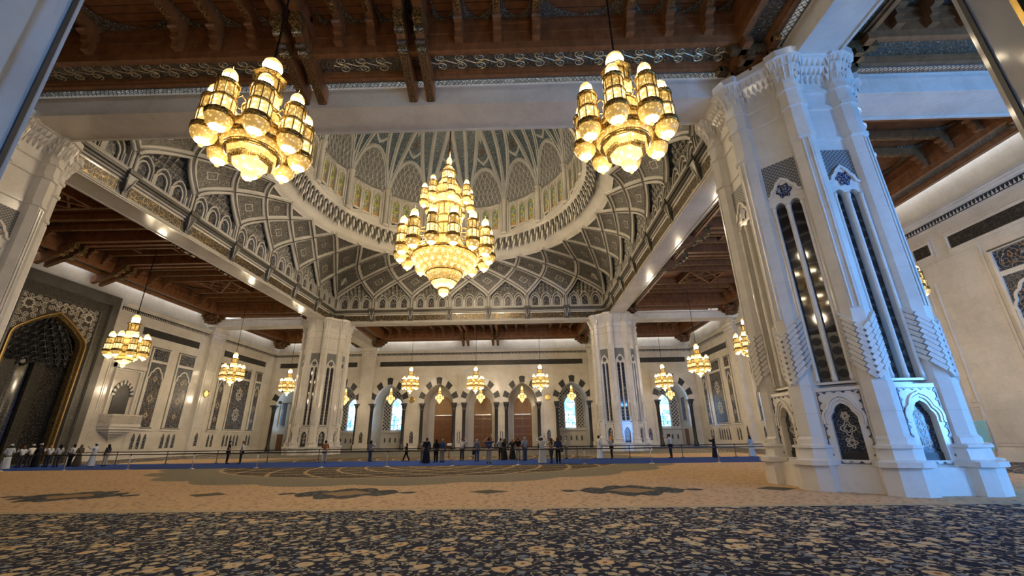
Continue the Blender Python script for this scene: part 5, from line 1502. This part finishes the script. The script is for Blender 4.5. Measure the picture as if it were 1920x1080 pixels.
def person(xy, face, label, H=1.7, arms=('down','down'), top=(.5,.5,.5), bottom=(.05,.05,.06), kind='shirt', hair='short', haircol=(.012,.009,.007),
           skin=0, stride=0., cap=None, scarf=None, lean=0., build=1., sleeve='long', group=None):
    e = empty('person', (xy[0], xy[1], .014), math.radians(face), label, 'person', group)
    k = H/1.7; w = build
    J = {}
    def j(n, x, y, z, r): J[n] = ((x*k, (y + lean*max(0, z - .9)*.4)*k, z*k), r*k)
    j('pelvis', 0, 0, .93, .135*w); j('waist', 0, .01, 1.08, .118*w); j('chest', 0, .0, 1.27, .14*w); j('neck', 0, .0, 1.43, .058); j('throat', 0, .015, 1.48, .052)
    j('skull', 0, .02, 1.575, .088); j('crown', 0, .012, 1.635, .07)
    B = [('pelvis','waist'),('waist','chest'),('chest','neck'),('neck','throat'),('throat','skull'),('skull','crown')]
    for s, nm in ((1,'r'), (-1,'l')):
        st = stride*s
        j('hip'+nm, s*.09, 0, .87, .095*w); j('knee'+nm, s*.1, st*.32 + .03, .49, .062*w); j('ankle'+nm, s*.1, st*.62 - (.04 if st < 0 else 0), .09, .042); j('heel'+nm, s*.105, st*.62 + .03, .045, .042); j('toe'+nm, s*.12, st*.62 + .15, .03, .032)
        B += [('pelvis','hip'+nm),('hip'+nm,'knee'+nm),('knee'+nm,'ankle'+nm),('ankle'+nm,'heel'+nm),('heel'+nm,'toe'+nm)]
        j('sh'+nm, s*.175*w, 0, 1.39, .058)
        el, wr = ARMS[arms[0 if s > 0 else 1]]
        S_ = (s*.175*w, 0, 1.39)
        E_ = (S_[0] + s*el[0], S_[1] + el[1], S_[2] + el[2]); W_ = (S_[0] + s*wr[0], S_[1] + wr[1], S_[2] + wr[2])
        j('el'+nm, *E_, .042); j('wr'+nm, *W_, .028)
        d = (Vector(W_) - Vector(E_)).normalized(); side = d.cross(Vector((0, 0, 1))); side = side.normalized() if side.length > .2 else Vector((1, 0, 0))
        pm = Vector(W_) + d*.06; j('palm'+nm, *pm, .030)
        B += [('chest','sh'+nm),('sh'+nm,'el'+nm),('el'+nm,'wr'+nm),('wr'+nm,'palm'+nm)]
        curl = d.cross(side)*.022
        for q in range(4):
            f0 = pm + side*(q - 1.5)*.017 + d*.03; f1 = f0 + d*(.036 - .004*abs(q - 1.3)) + curl*.5; f2 = f1 + d*.026 + curl
            j('k%d%s' % (q, nm), *f0, .0095); j('m%d%s' % (q, nm), *f1, .0085); j('t%d%s' % (q, nm), *f2, .007)
            B += [('palm'+nm, 'k%d%s' % (q, nm)), ('k%d%s' % (q, nm), 'm%d%s' % (q, nm)), ('m%d%s' % (q, nm), 't%d%s' % (q, nm))]
        t0 = Vector(W_) + d*.03 + side*.032; t1 = t0 + side*.02 + d*.035
        j('tb0'+nm, *t0, .0105); j('tb1'+nm, *t1, .0085); B += [('palm'+nm,'tb0'+nm),('tb0'+nm,'tb1'+nm)]
    skinmesh('body', J, B, SKIN[skin], e)
    # face: brow, nose, lips, ears on a small mesh of its own
    hy = lean*.27*k
    m = MB()
    fz = 1.56*k
    m.add([(-.012*k, .095*k + hy, fz), (.012*k, .095*k + hy, fz), (0, .122*k + hy, fz - .012*k), (0, .096*k + hy, fz + .035*k), (0, .094*k + hy, fz - .016*k)], [(0,2,3),(2,1,3),(0,4,2),(4,1,2)], 0, True)
    for s in (-1, 1):
        m.lathe([(.0,-.02),(.014,-.012),(.016,.012),(.0,.024)], 6, (s*.083*k, .015*k + hy, fz + .0), 0)
        m.lathe([(.0,-.007),(.012,0),(.0,.007)], 6, (s*.03*k, .088*k + hy, fz + .032*k), 1)
    m.box(-.022*k, .022*k, .08*k + hy, .098*k + hy, fz - .042*k, fz - .034*k, 2)
    m.build('face', [SKIN[skin], M['black'], cloth((.25,.09,.07))], e)
    # hair, cap or scarf
    hc = lambda z: hy + .012*k
    def shell(prof, n, mat, nm, cut=None, sy=1.08, cy=.0):
        m = MB(); m.lathe([(r*k, z*k) for r, z in prof], n, (0, 0, 0))
        m.v = [(x*.93, y*sy + hy + (.012 + cy)*k, z) for x, y, z in m.v]
        if cut: m.v = [cut(*v) for v in m.v]
        return m.build(nm, mat, e)
    if scarf:
        shell([(.15,1.40),(.12,1.46),(.104,1.52),(.112,1.58),(.108,1.64),(.07,1.70),(.0,1.715)], 14, cloth(scarf), 'headscarf', cut=lambda x, y, z: (x, y - (.045*k if y > hy + .03*k and z < 1.66*k and z > 1.47*k else 0), z))
    else:
        back = {'short': 1.50, 'long': 1.22, 'bob': 1.40}[hair]
        hm = cloth(haircol)
        cutf = lambda x, y, z: (x, y if y < hy + .04*k or z > 1.63*k else hy + .035*k, z if y < hy + .05*k else max(z, 1.60*k))
        pr = [(.088, back), (.094, 1.52), (.105, 1.585), (.101, 1.635), (.065, 1.69), (.0, 1.706)] if hair == 'short' else [(.05, back), (.105, back + .04), (.112, 1.50), (.108, 1.585), (.103, 1.64), (.066, 1.695), (.0, 1.71)]
        shell(pr, 14, hm, 'hair', cutf)
    if cap: shell([(.108,1.60),(.112,1.64),(.109,1.70),(.095,1.725),(.0,1.73)], 14, cloth(cap), 'cap')
    # clothing
    JT = {}
    def grow(names, add):
        return {n: (J[n][0], J[n][1] + add*k) for n in names}
    tm = cloth(top)
    if kind in ('shirt', 'robe', 'dress'):
        names = ['pelvis', 'waist', 'chest', 'neck'] + ['sh'+n for n in 'rl'] + ['el'+n for n in 'rl']
        T = grow(names, .018); T['pelvis'] = (J['pelvis'][0], J['pelvis'][1] + .022*k); T['neck'] = ((J['neck'][0][0], J['neck'][0][1], J['neck'][0][2] - .02*k), J['neck'][1] + .014*k)
        Bt = [('pelvis','waist'),('waist','chest'),('chest','neck')]
        for n in 'rl':
            T['sh'+n] = (J['sh'+n][0], J['sh'+n][1] + .018*k)
            Bt += [('chest','sh'+n)]
            if sleeve == 'long':
                T['el'+n] = (J['el'+n][0], J['el'+n][1] + .016*k); T['wr'+n] = (tuple(Vector(J['wr'+n][0]).lerp(Vector(J['el'+n][0]), .12)), J['wr'+n][1] + .016*k)
                Bt += [('sh'+n,'el'+n),('el'+n,'wr'+n)]
            else:
                T['el'+n] = (tuple(Vector(J['sh'+n][0]).lerp(Vector(J['el'+n][0]), .8)), J['el'+n][1] + .022*k); Bt += [('sh'+n,'el'+n)]
        skinmesh('shirt' if kind == 'shirt' else 'robe_top', T, Bt, tm, e)
    if kind in ('robe', 'dress'):
        m = MB(); n = 20
        prof = [(.30,.03),(.29,.06),(.255,.35),(.215,.65),(.185,.88),(.16,1.02),(.15,1.12)] if kind == 'robe' else [(.34,.04),(.33,.07),(.28,.35),(.225,.65),(.19,.88),(.15,1.02),(.14,1.12)]
        m.lathe([(r*k*w, z*k) for r, z in prof], n)
        m.v = [(x*(1 + .05*sin(9*math.atan2(y, x))*(1.1*k - z)), (y*.78)*(1 + .05*sin(9*math.atan2(y, x))*(1.1*k - z)) + .02*k, z) for x, y, z in m.v]
        m.build('robe_skirt', tm, e)
    elif kind == 'shirt':
        names = ['pelvis'] + [a+n for a in ('hip','knee','ankle') for n in 'rl']
        wide = .03 if bottom[0] < 0 else .016
        T = grow(names, .018)
        for n in 'rl':
            a = J['ankle'+n][0]; T['ankle'+n] = ((a[0], a[1], a[2] - .03*k), J['ankle'+n][1] + .03*k); T['knee'+n] = (J['knee'+n][0], J['knee'+n][1] + .024*k)
        skinmesh('trousers', T, [('pelvis','hip'+n) for n in 'rl'] + [('hip'+n,'knee'+n) for n in 'rl'] + [('knee'+n,'ankle'+n) for n in 'rl'], cloth(bottom), e)
    sm = cloth((.02,.02,.022))
    for n in 'rl':
        h_ = J['heel'+n][0]; t_ = J['toe'+n][0]
        m = MB(); m.hexa([(h_[0] - .045*k, h_[1] - .08*k, .0), (h_[0] + .045*k, h_[1] - .08*k, .0), (t_[0] + .045*k, t_[1] + .04*k, .0), (t_[0] - .045*k, t_[1] + .04*k, .0)],
                         [(h_[0] - .04*k, h_[1] - .07*k, .09*k), (h_[0] + .04*k, h_[1] - .07*k, .09*k), (t_[0] + .035*k, t_[1] + .02*k, .05*k), (t_[0] - .035*k, t_[1] + .02*k, .05*k)])
        m.build('shoe', sm, e)
    e['wr'] = [*J['palmr'][0]]; e['wl'] = [*J['palml'][0]]
    return e
def held(p_, side, name, label, cat, mk):
    """a thing in a hand, standing at the palm in the world"""
    a = p_.rotation_euler.z; v = Vector(p_['wr' if side == 'r' else 'wl'])
    if cat == 'phone': v += Vector((0, .07, .09))
    if cat == 'bag': v.x += .14 if side == 'r' else -.14
    x = p_.location.x + v.x*cos(a) - v.y*sin(a); y = p_.location.y + v.x*sin(a) + v.y*cos(a)
    o = mk(name); o.location = (x, y, v.z + p_.location.z); o.rotation_euler.z = a
    return tag(o, label, cat)
def mk_phone(name):
    m = MB(); m.box(-.04, .04, -.006, .006, -.03, .12, 0); m.box(-.035, .035, -.0075, -.006, -.022, .112, 1); return m.build(name, [M['black'], M['silver']])
def mk_bag(name):
    e = empty(name)
    m = MB(); m.hexa([(-.16,-.07,-.62),(.16,-.07,-.62),(.16,.07,-.62),(-.16,.07,-.62)], [(-.13,-.05,-.3),(.13,-.05,-.3),(.13,.05,-.3),(-.13,.05,-.3)]); m.build('bag_body', cloth((.012,.014,.022)), e)
    m = MB(); m.tube([(-.1,0,-.31),(-.07,0,-.12),(0,0,-.015),(.07,0,-.12),(.1,0,-.31)], .012, 5); m.build('handle', cloth((.012,.014,.022)), e)
    return e
WHITE = (.62,.62,.60); PALE = (.55,.58,.62); BLK = (.012,.012,.014); NAVY = (.03,.05,.11); JEAN = (.07,.10,.17); GREY = (.22,.22,.23); KHAKI = (.34,.29,.21); DKGREY = (.06,.06,.065)
BR = (.10,.045,.018); BLOND = (.45,.29,.12); GREYH = (.3,.28,.26)
P_ = person
P_((-31.4,-4.2), 60, 'person in long white robe and white cap at the far left edge', 1.74, ('hold','hold'), PALE, kind='robe', cap=WHITE, skin=1)
P_((-32.9,-2.0), 75, 'person with reddish brown hair and white shirt, second from the left edge', 1.6, ('hold','phone'), WHITE, DKGREY, hair='bob', haircol=(.16,.06,.025))
P_((-33.1,-1.2), 80, 'person in white shirt and pale cap beside the red-haired visitor', 1.7, ('hold','hold'), WHITE, DKGREY, cap=(.5,.47,.4), sleeve='short')
P_((-32.0,-1.6), 85, 'person in black robe and white cap in the group at left', 1.76, ('hold','hold'), BLK, kind='robe', cap=(.5,.48,.42), skin=1)
P_((-31.0,-1.7), 80, 'person with long blond hair and white shirt in the group at left', 1.65, ('hold','phone'), WHITE, DKGREY, hair='long', haircol=BLOND)
P_((-30.0,-1.9), 70, 'person with long dark hair, pale grey shirt and dark trousers at left', 1.68, ('hold','hold'), (.45,.46,.47), DKGREY, hair='long')
P_((-29.3,-1.5), 110, 'person in white top and black trousers turned aside in left group', 1.68, ('phone','hold'), WHITE, BLK, hair='bob')
P_((-28.6,-1.6), 80, 'person in patterned brown gown and headscarf ending the left group', 1.66, ('hold','hold'), (.12,.095,.06), kind='dress', scarf=(.16,.12,.08))
P_((-27.3,-1.7), 100, 'person in pale blue robe and white cap pointing toward the prayer niche', 1.76, ('down','side'), PALE, kind='robe', cap=WHITE, skin=1)
P_((-26.6,-1.3), 90, 'person with long black hair in dark grey dress beside the pointing guide', 1.64, ('hold','down'), (.05,.05,.055), (.45,.4,.33), hair='long')
P_((-17.7,.3), -60, 'person in black shirt and black trousers facing someone in white', 1.78, ('hold','hip'), BLK, BLK, sleeve='short')
P_((-16.4,.1), 120, 'person in white shirt and wide black trousers reaching out an arm', 1.76, ('side','down'), WHITE, BLK, hair='bob', haircol=(.14,.08,.04), sleeve='short')
P_((-9.1,-.5), 20, 'person in rust orange shirt and grey trousers before the left column', 1.72, ('hold','hold'), (.30,.10,.03), (.28,.27,.25), sleeve='short', skin=1)
P_((-5.7,.6), -20, 'person in grey top and jeans with a dark pack on the back', 1.66, ('phone','hold'), GREY, JEAN, hair='bob')
P_((-2.6,.5), 90, 'short person in black striding sideways with a raised phone', 1.4, ('phone','hip'), BLK, BLK, stride=.55, hair='bob')
P_((-.65,-2.0), 15, 'person in beige sweater and grey trousers half hidden by a navy coat', 1.62, ('hold','hold'), (.42,.33,.22), GREY, haircol=GREYH)
P_((-.15,-3.0), 5, 'person in long navy coat standing with the back to the camera', 1.82, ('down','hold'), (.016,.019,.034), kind='robe', haircol=(.05,.045,.04))
P_((.35,-1.8), 30, 'person with curly black hair in black next to a denim jacket', 1.68, ('hold','hold'), BLK, BLK, hair='bob')
P_((.85,-1.9), -15, 'person in blue denim jacket and beige trousers', 1.72, ('down','hold'), (.06,.10,.2), KHAKI, hair='bob', haircol=(.2,.16,.12))
a_ = P_((2.1,.4), 170, 'person in white shirt raising both hands to the head', 1.72, ('head','head'), WHITE, DKGREY)
w_ = P_((3.55,-1.6), 10, 'person in grey jacket, jeans and pale headscarf holding a bag', 1.66, ('down','hold'), (.2,.21,.24), JEAN, scarf=(.30,.29,.29))
held(w_, 'l', 'handbag', 'dark navy handbag hanging from a hand near the runner edge', 'bag', mk_bag)
c_ = P_((4.7,-4.2), 0, 'person in blue printed shirt and beige trousers photographing with raised arms', 1.76, ('high','high'), (.03,.055,.14), (.38,.33,.26), sleeve='short')
P_((5.3,1.0), 20, 'person in grey shirt and black trousers right of the blue printed shirt', 1.7, ('phone','phone'), (.26,.27,.29), BLK)
P_((5.65,.0), 40, 'person in black dress, left one of two black dresses', 1.66, ('phone','hold'), (.02,.018,.02), kind='dress', hair='long', haircol=BR)
P_((6.3,.75), -10, 'person in black dress with fair hair, right one of two', 1.64, ('hold','phone'), BLK, kind='dress', hair='long', haircol=(.28,.17,.08))
P_((6.8,-.4), 20, 'person in black polo shirt and tan trousers', 1.76, ('hold','down'), BLK, KHAKI, sleeve='short', haircol=BR)
P_((7.35,-.9), 30, 'person in pale grey shirt and jeans beside the black polo shirt', 1.78, ('hold','hold'), (.33,.35,.38), JEAN, haircol=GREYH)
r_ = P_((8.55,-4.9), -10, 'person in white robe and white cap taking a photograph overhead', 1.78, ('high','high'), (.58,.58,.57), kind='robe', cap=WHITE, skin=1)
d_ = P_((9.25,-4.3), 30, 'person in tan shirt with both arms raised beside a navy backpack', 1.68, ('high','phone'), (.36,.27,.18), DKGREY, stride=.25, hair='long', haircol=BR)
P_((9.7,-4.9), 0, 'person in navy jacket and black trousers standing behind the front rope', 1.74, ('hold','hold'), NAVY, BLK, hair='bob', haircol=BR)
s_ = P_((10.85,.9), 70, 'person in beige shirt and khaki trousers with a black shoulder bag', 1.72, ('hold','hold'), (.40,.36,.29), (.22,.19,.13), haircol=GREYH)
held(s_, 'l', 'shoulder_bag', 'black shoulder bag beside khaki trousers', 'bag', lambda n: (lambda e: e)(mk_bag(n)))
P_((13.6,.7), -60, 'person in white robe standing before the far right column', 1.82, ('down','hold'), (.58,.56,.51), kind='robe', skin=1)
P_((14.6,.6), 70, 'person with orange headscarf, grey top and black trousers', 1.72, ('phone','hold'), (.3,.29,.27), BLK, scarf=(.55,.20,.03))
q_ = P_((19.5,.6), 60, 'person in white jacket and black trousers aiming a camera left of the near column', 1.86, ('phone','phone'), (.55,.52,.45), BLK)
v_ = P_((23.0,.3), 80, 'person in long black dress with raised arms near the near column', 1.7, ('phone','phone'), BLK, kind='dress', hair='bob', haircol=(.18,.1,.05))
P_((26.05,.4), 20, 'person in black headscarf and pale grey gown next to the near column', 1.66, ('hold','hold'), (.40,.41,.43), kind='dress', scarf=BLK)
for pp_, sd_, lb_ in ((c_, 'r', 'black phone held up by the blue printed shirt'), (r_, 'r', 'silver backed phone held above the white capped head'), (q_, 'l', 'dark camera phone aimed by the white jacket'), (v_, 'l', 'phone held up by the long black dress')):
    held(pp_, sd_, 'phone', lb_, 'phone', mk_phone)
# print on the back of the blue shirt: pale block letters
def plate(p_, txt, z, size):
    cu = bpy.data.curves.new('shirt_print', 'FONT'); cu.body = txt; cu.size = size; cu.extrude = .004; cu.align_x = 'CENTER'
    f = bpy.data.objects.new('print_source', cu); COL.objects.link(f)
    me = bpy.data.meshes.new_from_object(f.evaluated_get(bpy.context.evaluated_depsgraph_get())); bpy.data.objects.remove(f)
    me.materials.clear(); me.materials.append(cloth(WHITE))
    o = bpy.data.objects.new('shirt_print', me); COL.objects.link(o); o.parent = p_; o.location = (0, -.175, z); o.rotation_euler = (PI/2, 0, 0); return o
plate(c_, 'C4', 1.22, .14)
# ------------------------------------------------------------------ blue runner and rope posts
m = MB(); m.box(-HALF + .3, 33, -5.95, 1.1, 0, .012); o = m.build('runner', M['runner']); tag(o, 'long blue runner carpet crossing the hall between two belts', 'runner')
def post(mat, L, belt):
    e = empty('barrier_post')
    m = MB(); m.lathe([(.17,0),(.17,.018),(.06,.04),(.03,.05)], 16); m.build('base', mat, e)
    m = MB(); m.lathe([(.03,.04),(.03,.9)], 10); m.build('pole', mat, e)
    m = MB(); m.lathe([(.032,.9),(.042,.91),(.042,1.02),(.03,1.035)], 12); m.build('belt_head', M['black'], e)
    if belt:
        m = MB(); n = 6
        pts = [(.045 + (L - .09)*i/n, 0, .985 - .012*4*(i/n)*(1 - i/n)) for i in range(n+1)]
        for i in range(n): m.hexa([(pts[i][0], -.004, pts[i][2] - .035), (pts[i][0], .004, pts[i][2] - .035), (pts[i+1][0], .004, pts[i+1][2] - .035), (pts[i+1][0], -.004, pts[i+1][2] - .035)],
                                  [(pts[i][0], -.004, pts[i][2] + .035), (pts[i][0], .004, pts[i][2] + .035), (pts[i+1][0], .004, pts[i+1][2] + .035), (pts[i+1][0], -.004, pts[i+1][2] + .035)])
        m.build('belt', M['black'], e)
    return e
ORD = ['first', 'second', 'third', 'fourth', 'fifth', 'sixth', 'seventh', 'eighth', 'ninth', 'tenth', 'eleventh', 'twelfth', 'thirteenth', 'fourteenth']
pa = post(M['silver'], 4.52, True)
for i in range(12):
    o = pa if i == 0 else copy_tree(pa)
    o.location = (-29.3 + 4.52*i, -6.15, 0); tag(o, 'steel belt post on near edge of blue runner, %s from the left' % ORD[i], 'post', 'steel posts along the near edge of the runner')
pb = post(M['post_dark'], 4.44, True); pb.location.z = .013
for i in range(14):
    o = pb if i == 0 else copy_tree(pb)
    o.location = (-32.6 + 4.44*i, 1.32, 0.); tag(o, 'dark belt post on far edge of blue runner, %s from the left' % ORD[i], 'post', 'dark posts along the far edge of the runner')
# round-headed sign stand on the runner
e = empty('sign_stand', (.75, 1.9, 0), label='dark round-based stand with small tilted top behind the runner', cat='stand')
m = MB(); m.lathe([(.26,0),(.26,.03),(.05,.06),(.045,.08)], 16); m.build('base', M['wood'], e)
m = MB(); m.lathe([(.045,.06),(.045,1.15)], 10); m.build('pole', M['wood'], e)
m = MB(); m.hexa([(-.2,-.1,1.1),(.2,-.1,1.1),(.2,.12,1.3),(-.2,.12,1.3)], [(-.2,-.11,1.16),(.2,-.11,1.16),(.2,.11,1.36),(-.2,.11,1.36)]); m.build('top_plate', M['post_dark'], e)
# wall clocks
def clock(loc, rz, label):
    e = empty('wall_clock', loc, rz, label, 'clock', 'round gold wall clocks')
    up = lambda x, y, z: (x, -z, y)
    m = MB(up); m.lathe([(.42,0),(.52,.02),(.52,.1),(.42,.14),(.40,.08)], 28); m.build('gold_rim', M['gold'], e)
    m = MB(up); m.lathe([(.005,.06),(.42,.06)], 28); m.build('dial', M['cream'], e)
    m = MB(up)
    for k in range(12):
        a = PI*k/6; m.box(.34*cos(a) - .018, .34*cos(a) + .018, .34*sin(a) - .018, .34*sin(a) + .018, .06, .075)
    m.bar((0,0,.08), (.16,.13,.08), .03, .01); m.bar((0,0,.085), (-.05,.3,.085), .022, .01)
    m.build('hands', M['black'], e)
clock((-11.9, HALF, 8.05), 0, 'round gold clock on the pier left of the doors')
clock((11.6, HALF, 8.15), 0, 'round gold clock on the pier right of the doors')
clock((-HALF + .42, 21.6, 8.0), PI/2, 'round gold clock on the left wall pilaster')
# black jointed arm on the far left column
e = empty('camera_boom', (-23.25, 19.9, 6.25), label='black jointed arm sticking out of the far left column', cat='camera boom')
m = MB(); m.tube([(0,0,0),(-.5,-.3,.15),(-1.1,-.4,.1),(-1.5,-.5,.2)], .05, 6); m.build('arm', M['black'], e)
m = MB(); m.box(-1.75,-1.45,-.6,-.4,.05,.4); m.build('camera_head', M['black'], e)
m = MB(); m.box(-.1,.1,-.15,.1,-.25,.25); m.build('wall_plate', M['black'], e)
# glazed notice board beside the nearest column
e = empty('notice_board', (34.2, -10.3, 0), label='glazed board with painted blue window reflection, standing right of the nearest column', cat='board')
m = MB(); m.box(-.03,.03,-.45,.45,.72,2.36); m.build('glass_panel', (lambda t: t.bsdf((.22,.58,.82), .12, 0., .8))(NT('blue_reflection_glazing')), e)  # pale blue base colour stands in for the reflected blue window
m = MB(); m.strip(rect(-.47,.47,.70,2.38), .05, -.04, .04, 0, closed=True); m.v = [(y, x, z) for x, y, z in m.v]; m.build('frame', M['silver'], e)
m = MB(); m.strip(arch(0,.36,.8,1.7,2.2,8), .03, -.036, -.03, 0); m.v = [(y, x, z) for x, y, z in m.v]; m.build('arch_motif', M['silver'], e)
for s in (-1, 1):
    m = MB(); m.box(-.25,.25,s*.4-.03,s*.4+.03,0,.04); m.box(-.03,.03,s*.4-.03,s*.4+.03,.04,.72); m.build('leg', M['silver'], e)

# ------------------------------------------------------------------ daylight, camera
def area(name, loc, tgt, sx, sy, col, power):
    l = bpy.data.lights.new(name, 'AREA'); l.shape = 'RECTANGLE'; l.size = sx; l.size_y = sy; l.color = col; l.energy = power
    o = bpy.data.objects.new(name, l); COL.objects.link(o); o.location = loc
    o.rotation_euler = (Vector(tgt) - Vector(loc)).to_track_quat('-Z', 'Y').to_euler(); return o
SKY = (.13, .40, 1.)
area('daylight_window', (24., NEARW - .7, 5.2), (23., 0, 4.2), 4.6, 8., SKY, 700)
area('daylight_window', (15.9, NEARW - .7, 5.2), (17., 0, 4.2), 4.6, 8., SKY, 150)
area('daylight_door', (9.3, NEARW - 5.3, 4.8), (4.6, -33, 5.5), 1.2, 8., SKY, 190)
area('daylight_window', (33., NEARW - .5, 5.2), (32., 0, 5.), 4.6, 8., SKY, 4200)
WARM = (1., .80, .55)
def fill_lamp(name, loc, power, r=.12, col=WARM):  # added point lamps that lend the chandeliers extra fill light
    l = bpy.data.lights.new(name, 'POINT'); l.energy = power; l.color = col; l.shadow_soft_size = r
    o = bpy.data.objects.new(name, l); COL.objects.link(o); o.location = loc; return o
for o, sp in zip(ch_list, spots):
    x, y, z = sp[0]; s_ = sp[1]
    fill_lamp('chandelier_fill', (x, y, z - .3), 150 if y < -20 else 420, .3)
fill_lamp('chandelier_fill', (0, 0, 13.7), 2600, .3)
fill_lamp('chandelier_fill', (.5, 0, 30.2), 900, .3)
for k in range(4):
    a = PI/4 + k*PI/2; fill_lamp('chandelier_fill', (5.4*cos(a), 5.4*sin(a), 22.5), 750, .25)
wd = bpy.data.worlds.new('World'); sc.world = wd; wd.use_nodes = True
wd.node_tree.nodes['Background'].inputs[0].default_value = (.6,.75,1.,1); wd.node_tree.nodes['Background'].inputs[1].default_value = .05
cam = bpy.data.cameras.new('Camera'); co = bpy.data.objects.new('Camera', cam); COL.objects.link(co); sc.camera = co
cam.sensor_width = 36.; cam.lens = 781.7/1920*36; cam.clip_end = 300; cam.clip_start = .05
def camR(pitch, yaw, roll):
    cp, sp = cos(pitch), sin(pitch)
    fw = Vector((0, cp, sp)); up = Vector((0, -sp, cp)); rt = Vector((1, 0, 0))
    r2 = rt*cos(roll) + up*sin(roll); u2 = up*cos(roll) - rt*sin(roll)
    Rm = Matrix((r2, u2, -fw)).transposed()
    return Matrix.Rotation(yaw, 3, 'Z') @ Rm
co.matrix_world = Matrix.Translation(CAM) @ camR(math.radians(19.62), math.radians(1.15), math.radians(-.77)).to_4x4()
vs = sc.view_settings
vs.view_transform = 'Standard'; vs.look = 'None'; vs.gamma = 1.; vs.exposure = .4; vs.use_curve_mapping = False
cy = sc.cycles
cy.max_bounces = 6; cy.diffuse_bounces = 4; cy.glossy_bounces = 3; cy.transmission_bounces = 2; cy.transparent_max_bounces = 4
cy.sample_clamp_indirect = 6.; cy.sample_clamp_direct = 0.; cy.caustics_reflective = False; cy.caustics_refractive = False
cy.use_denoising = True
cy.use_adaptive_sampling = True; cy.adaptive_threshold = .03
cy.use_light_tree = True
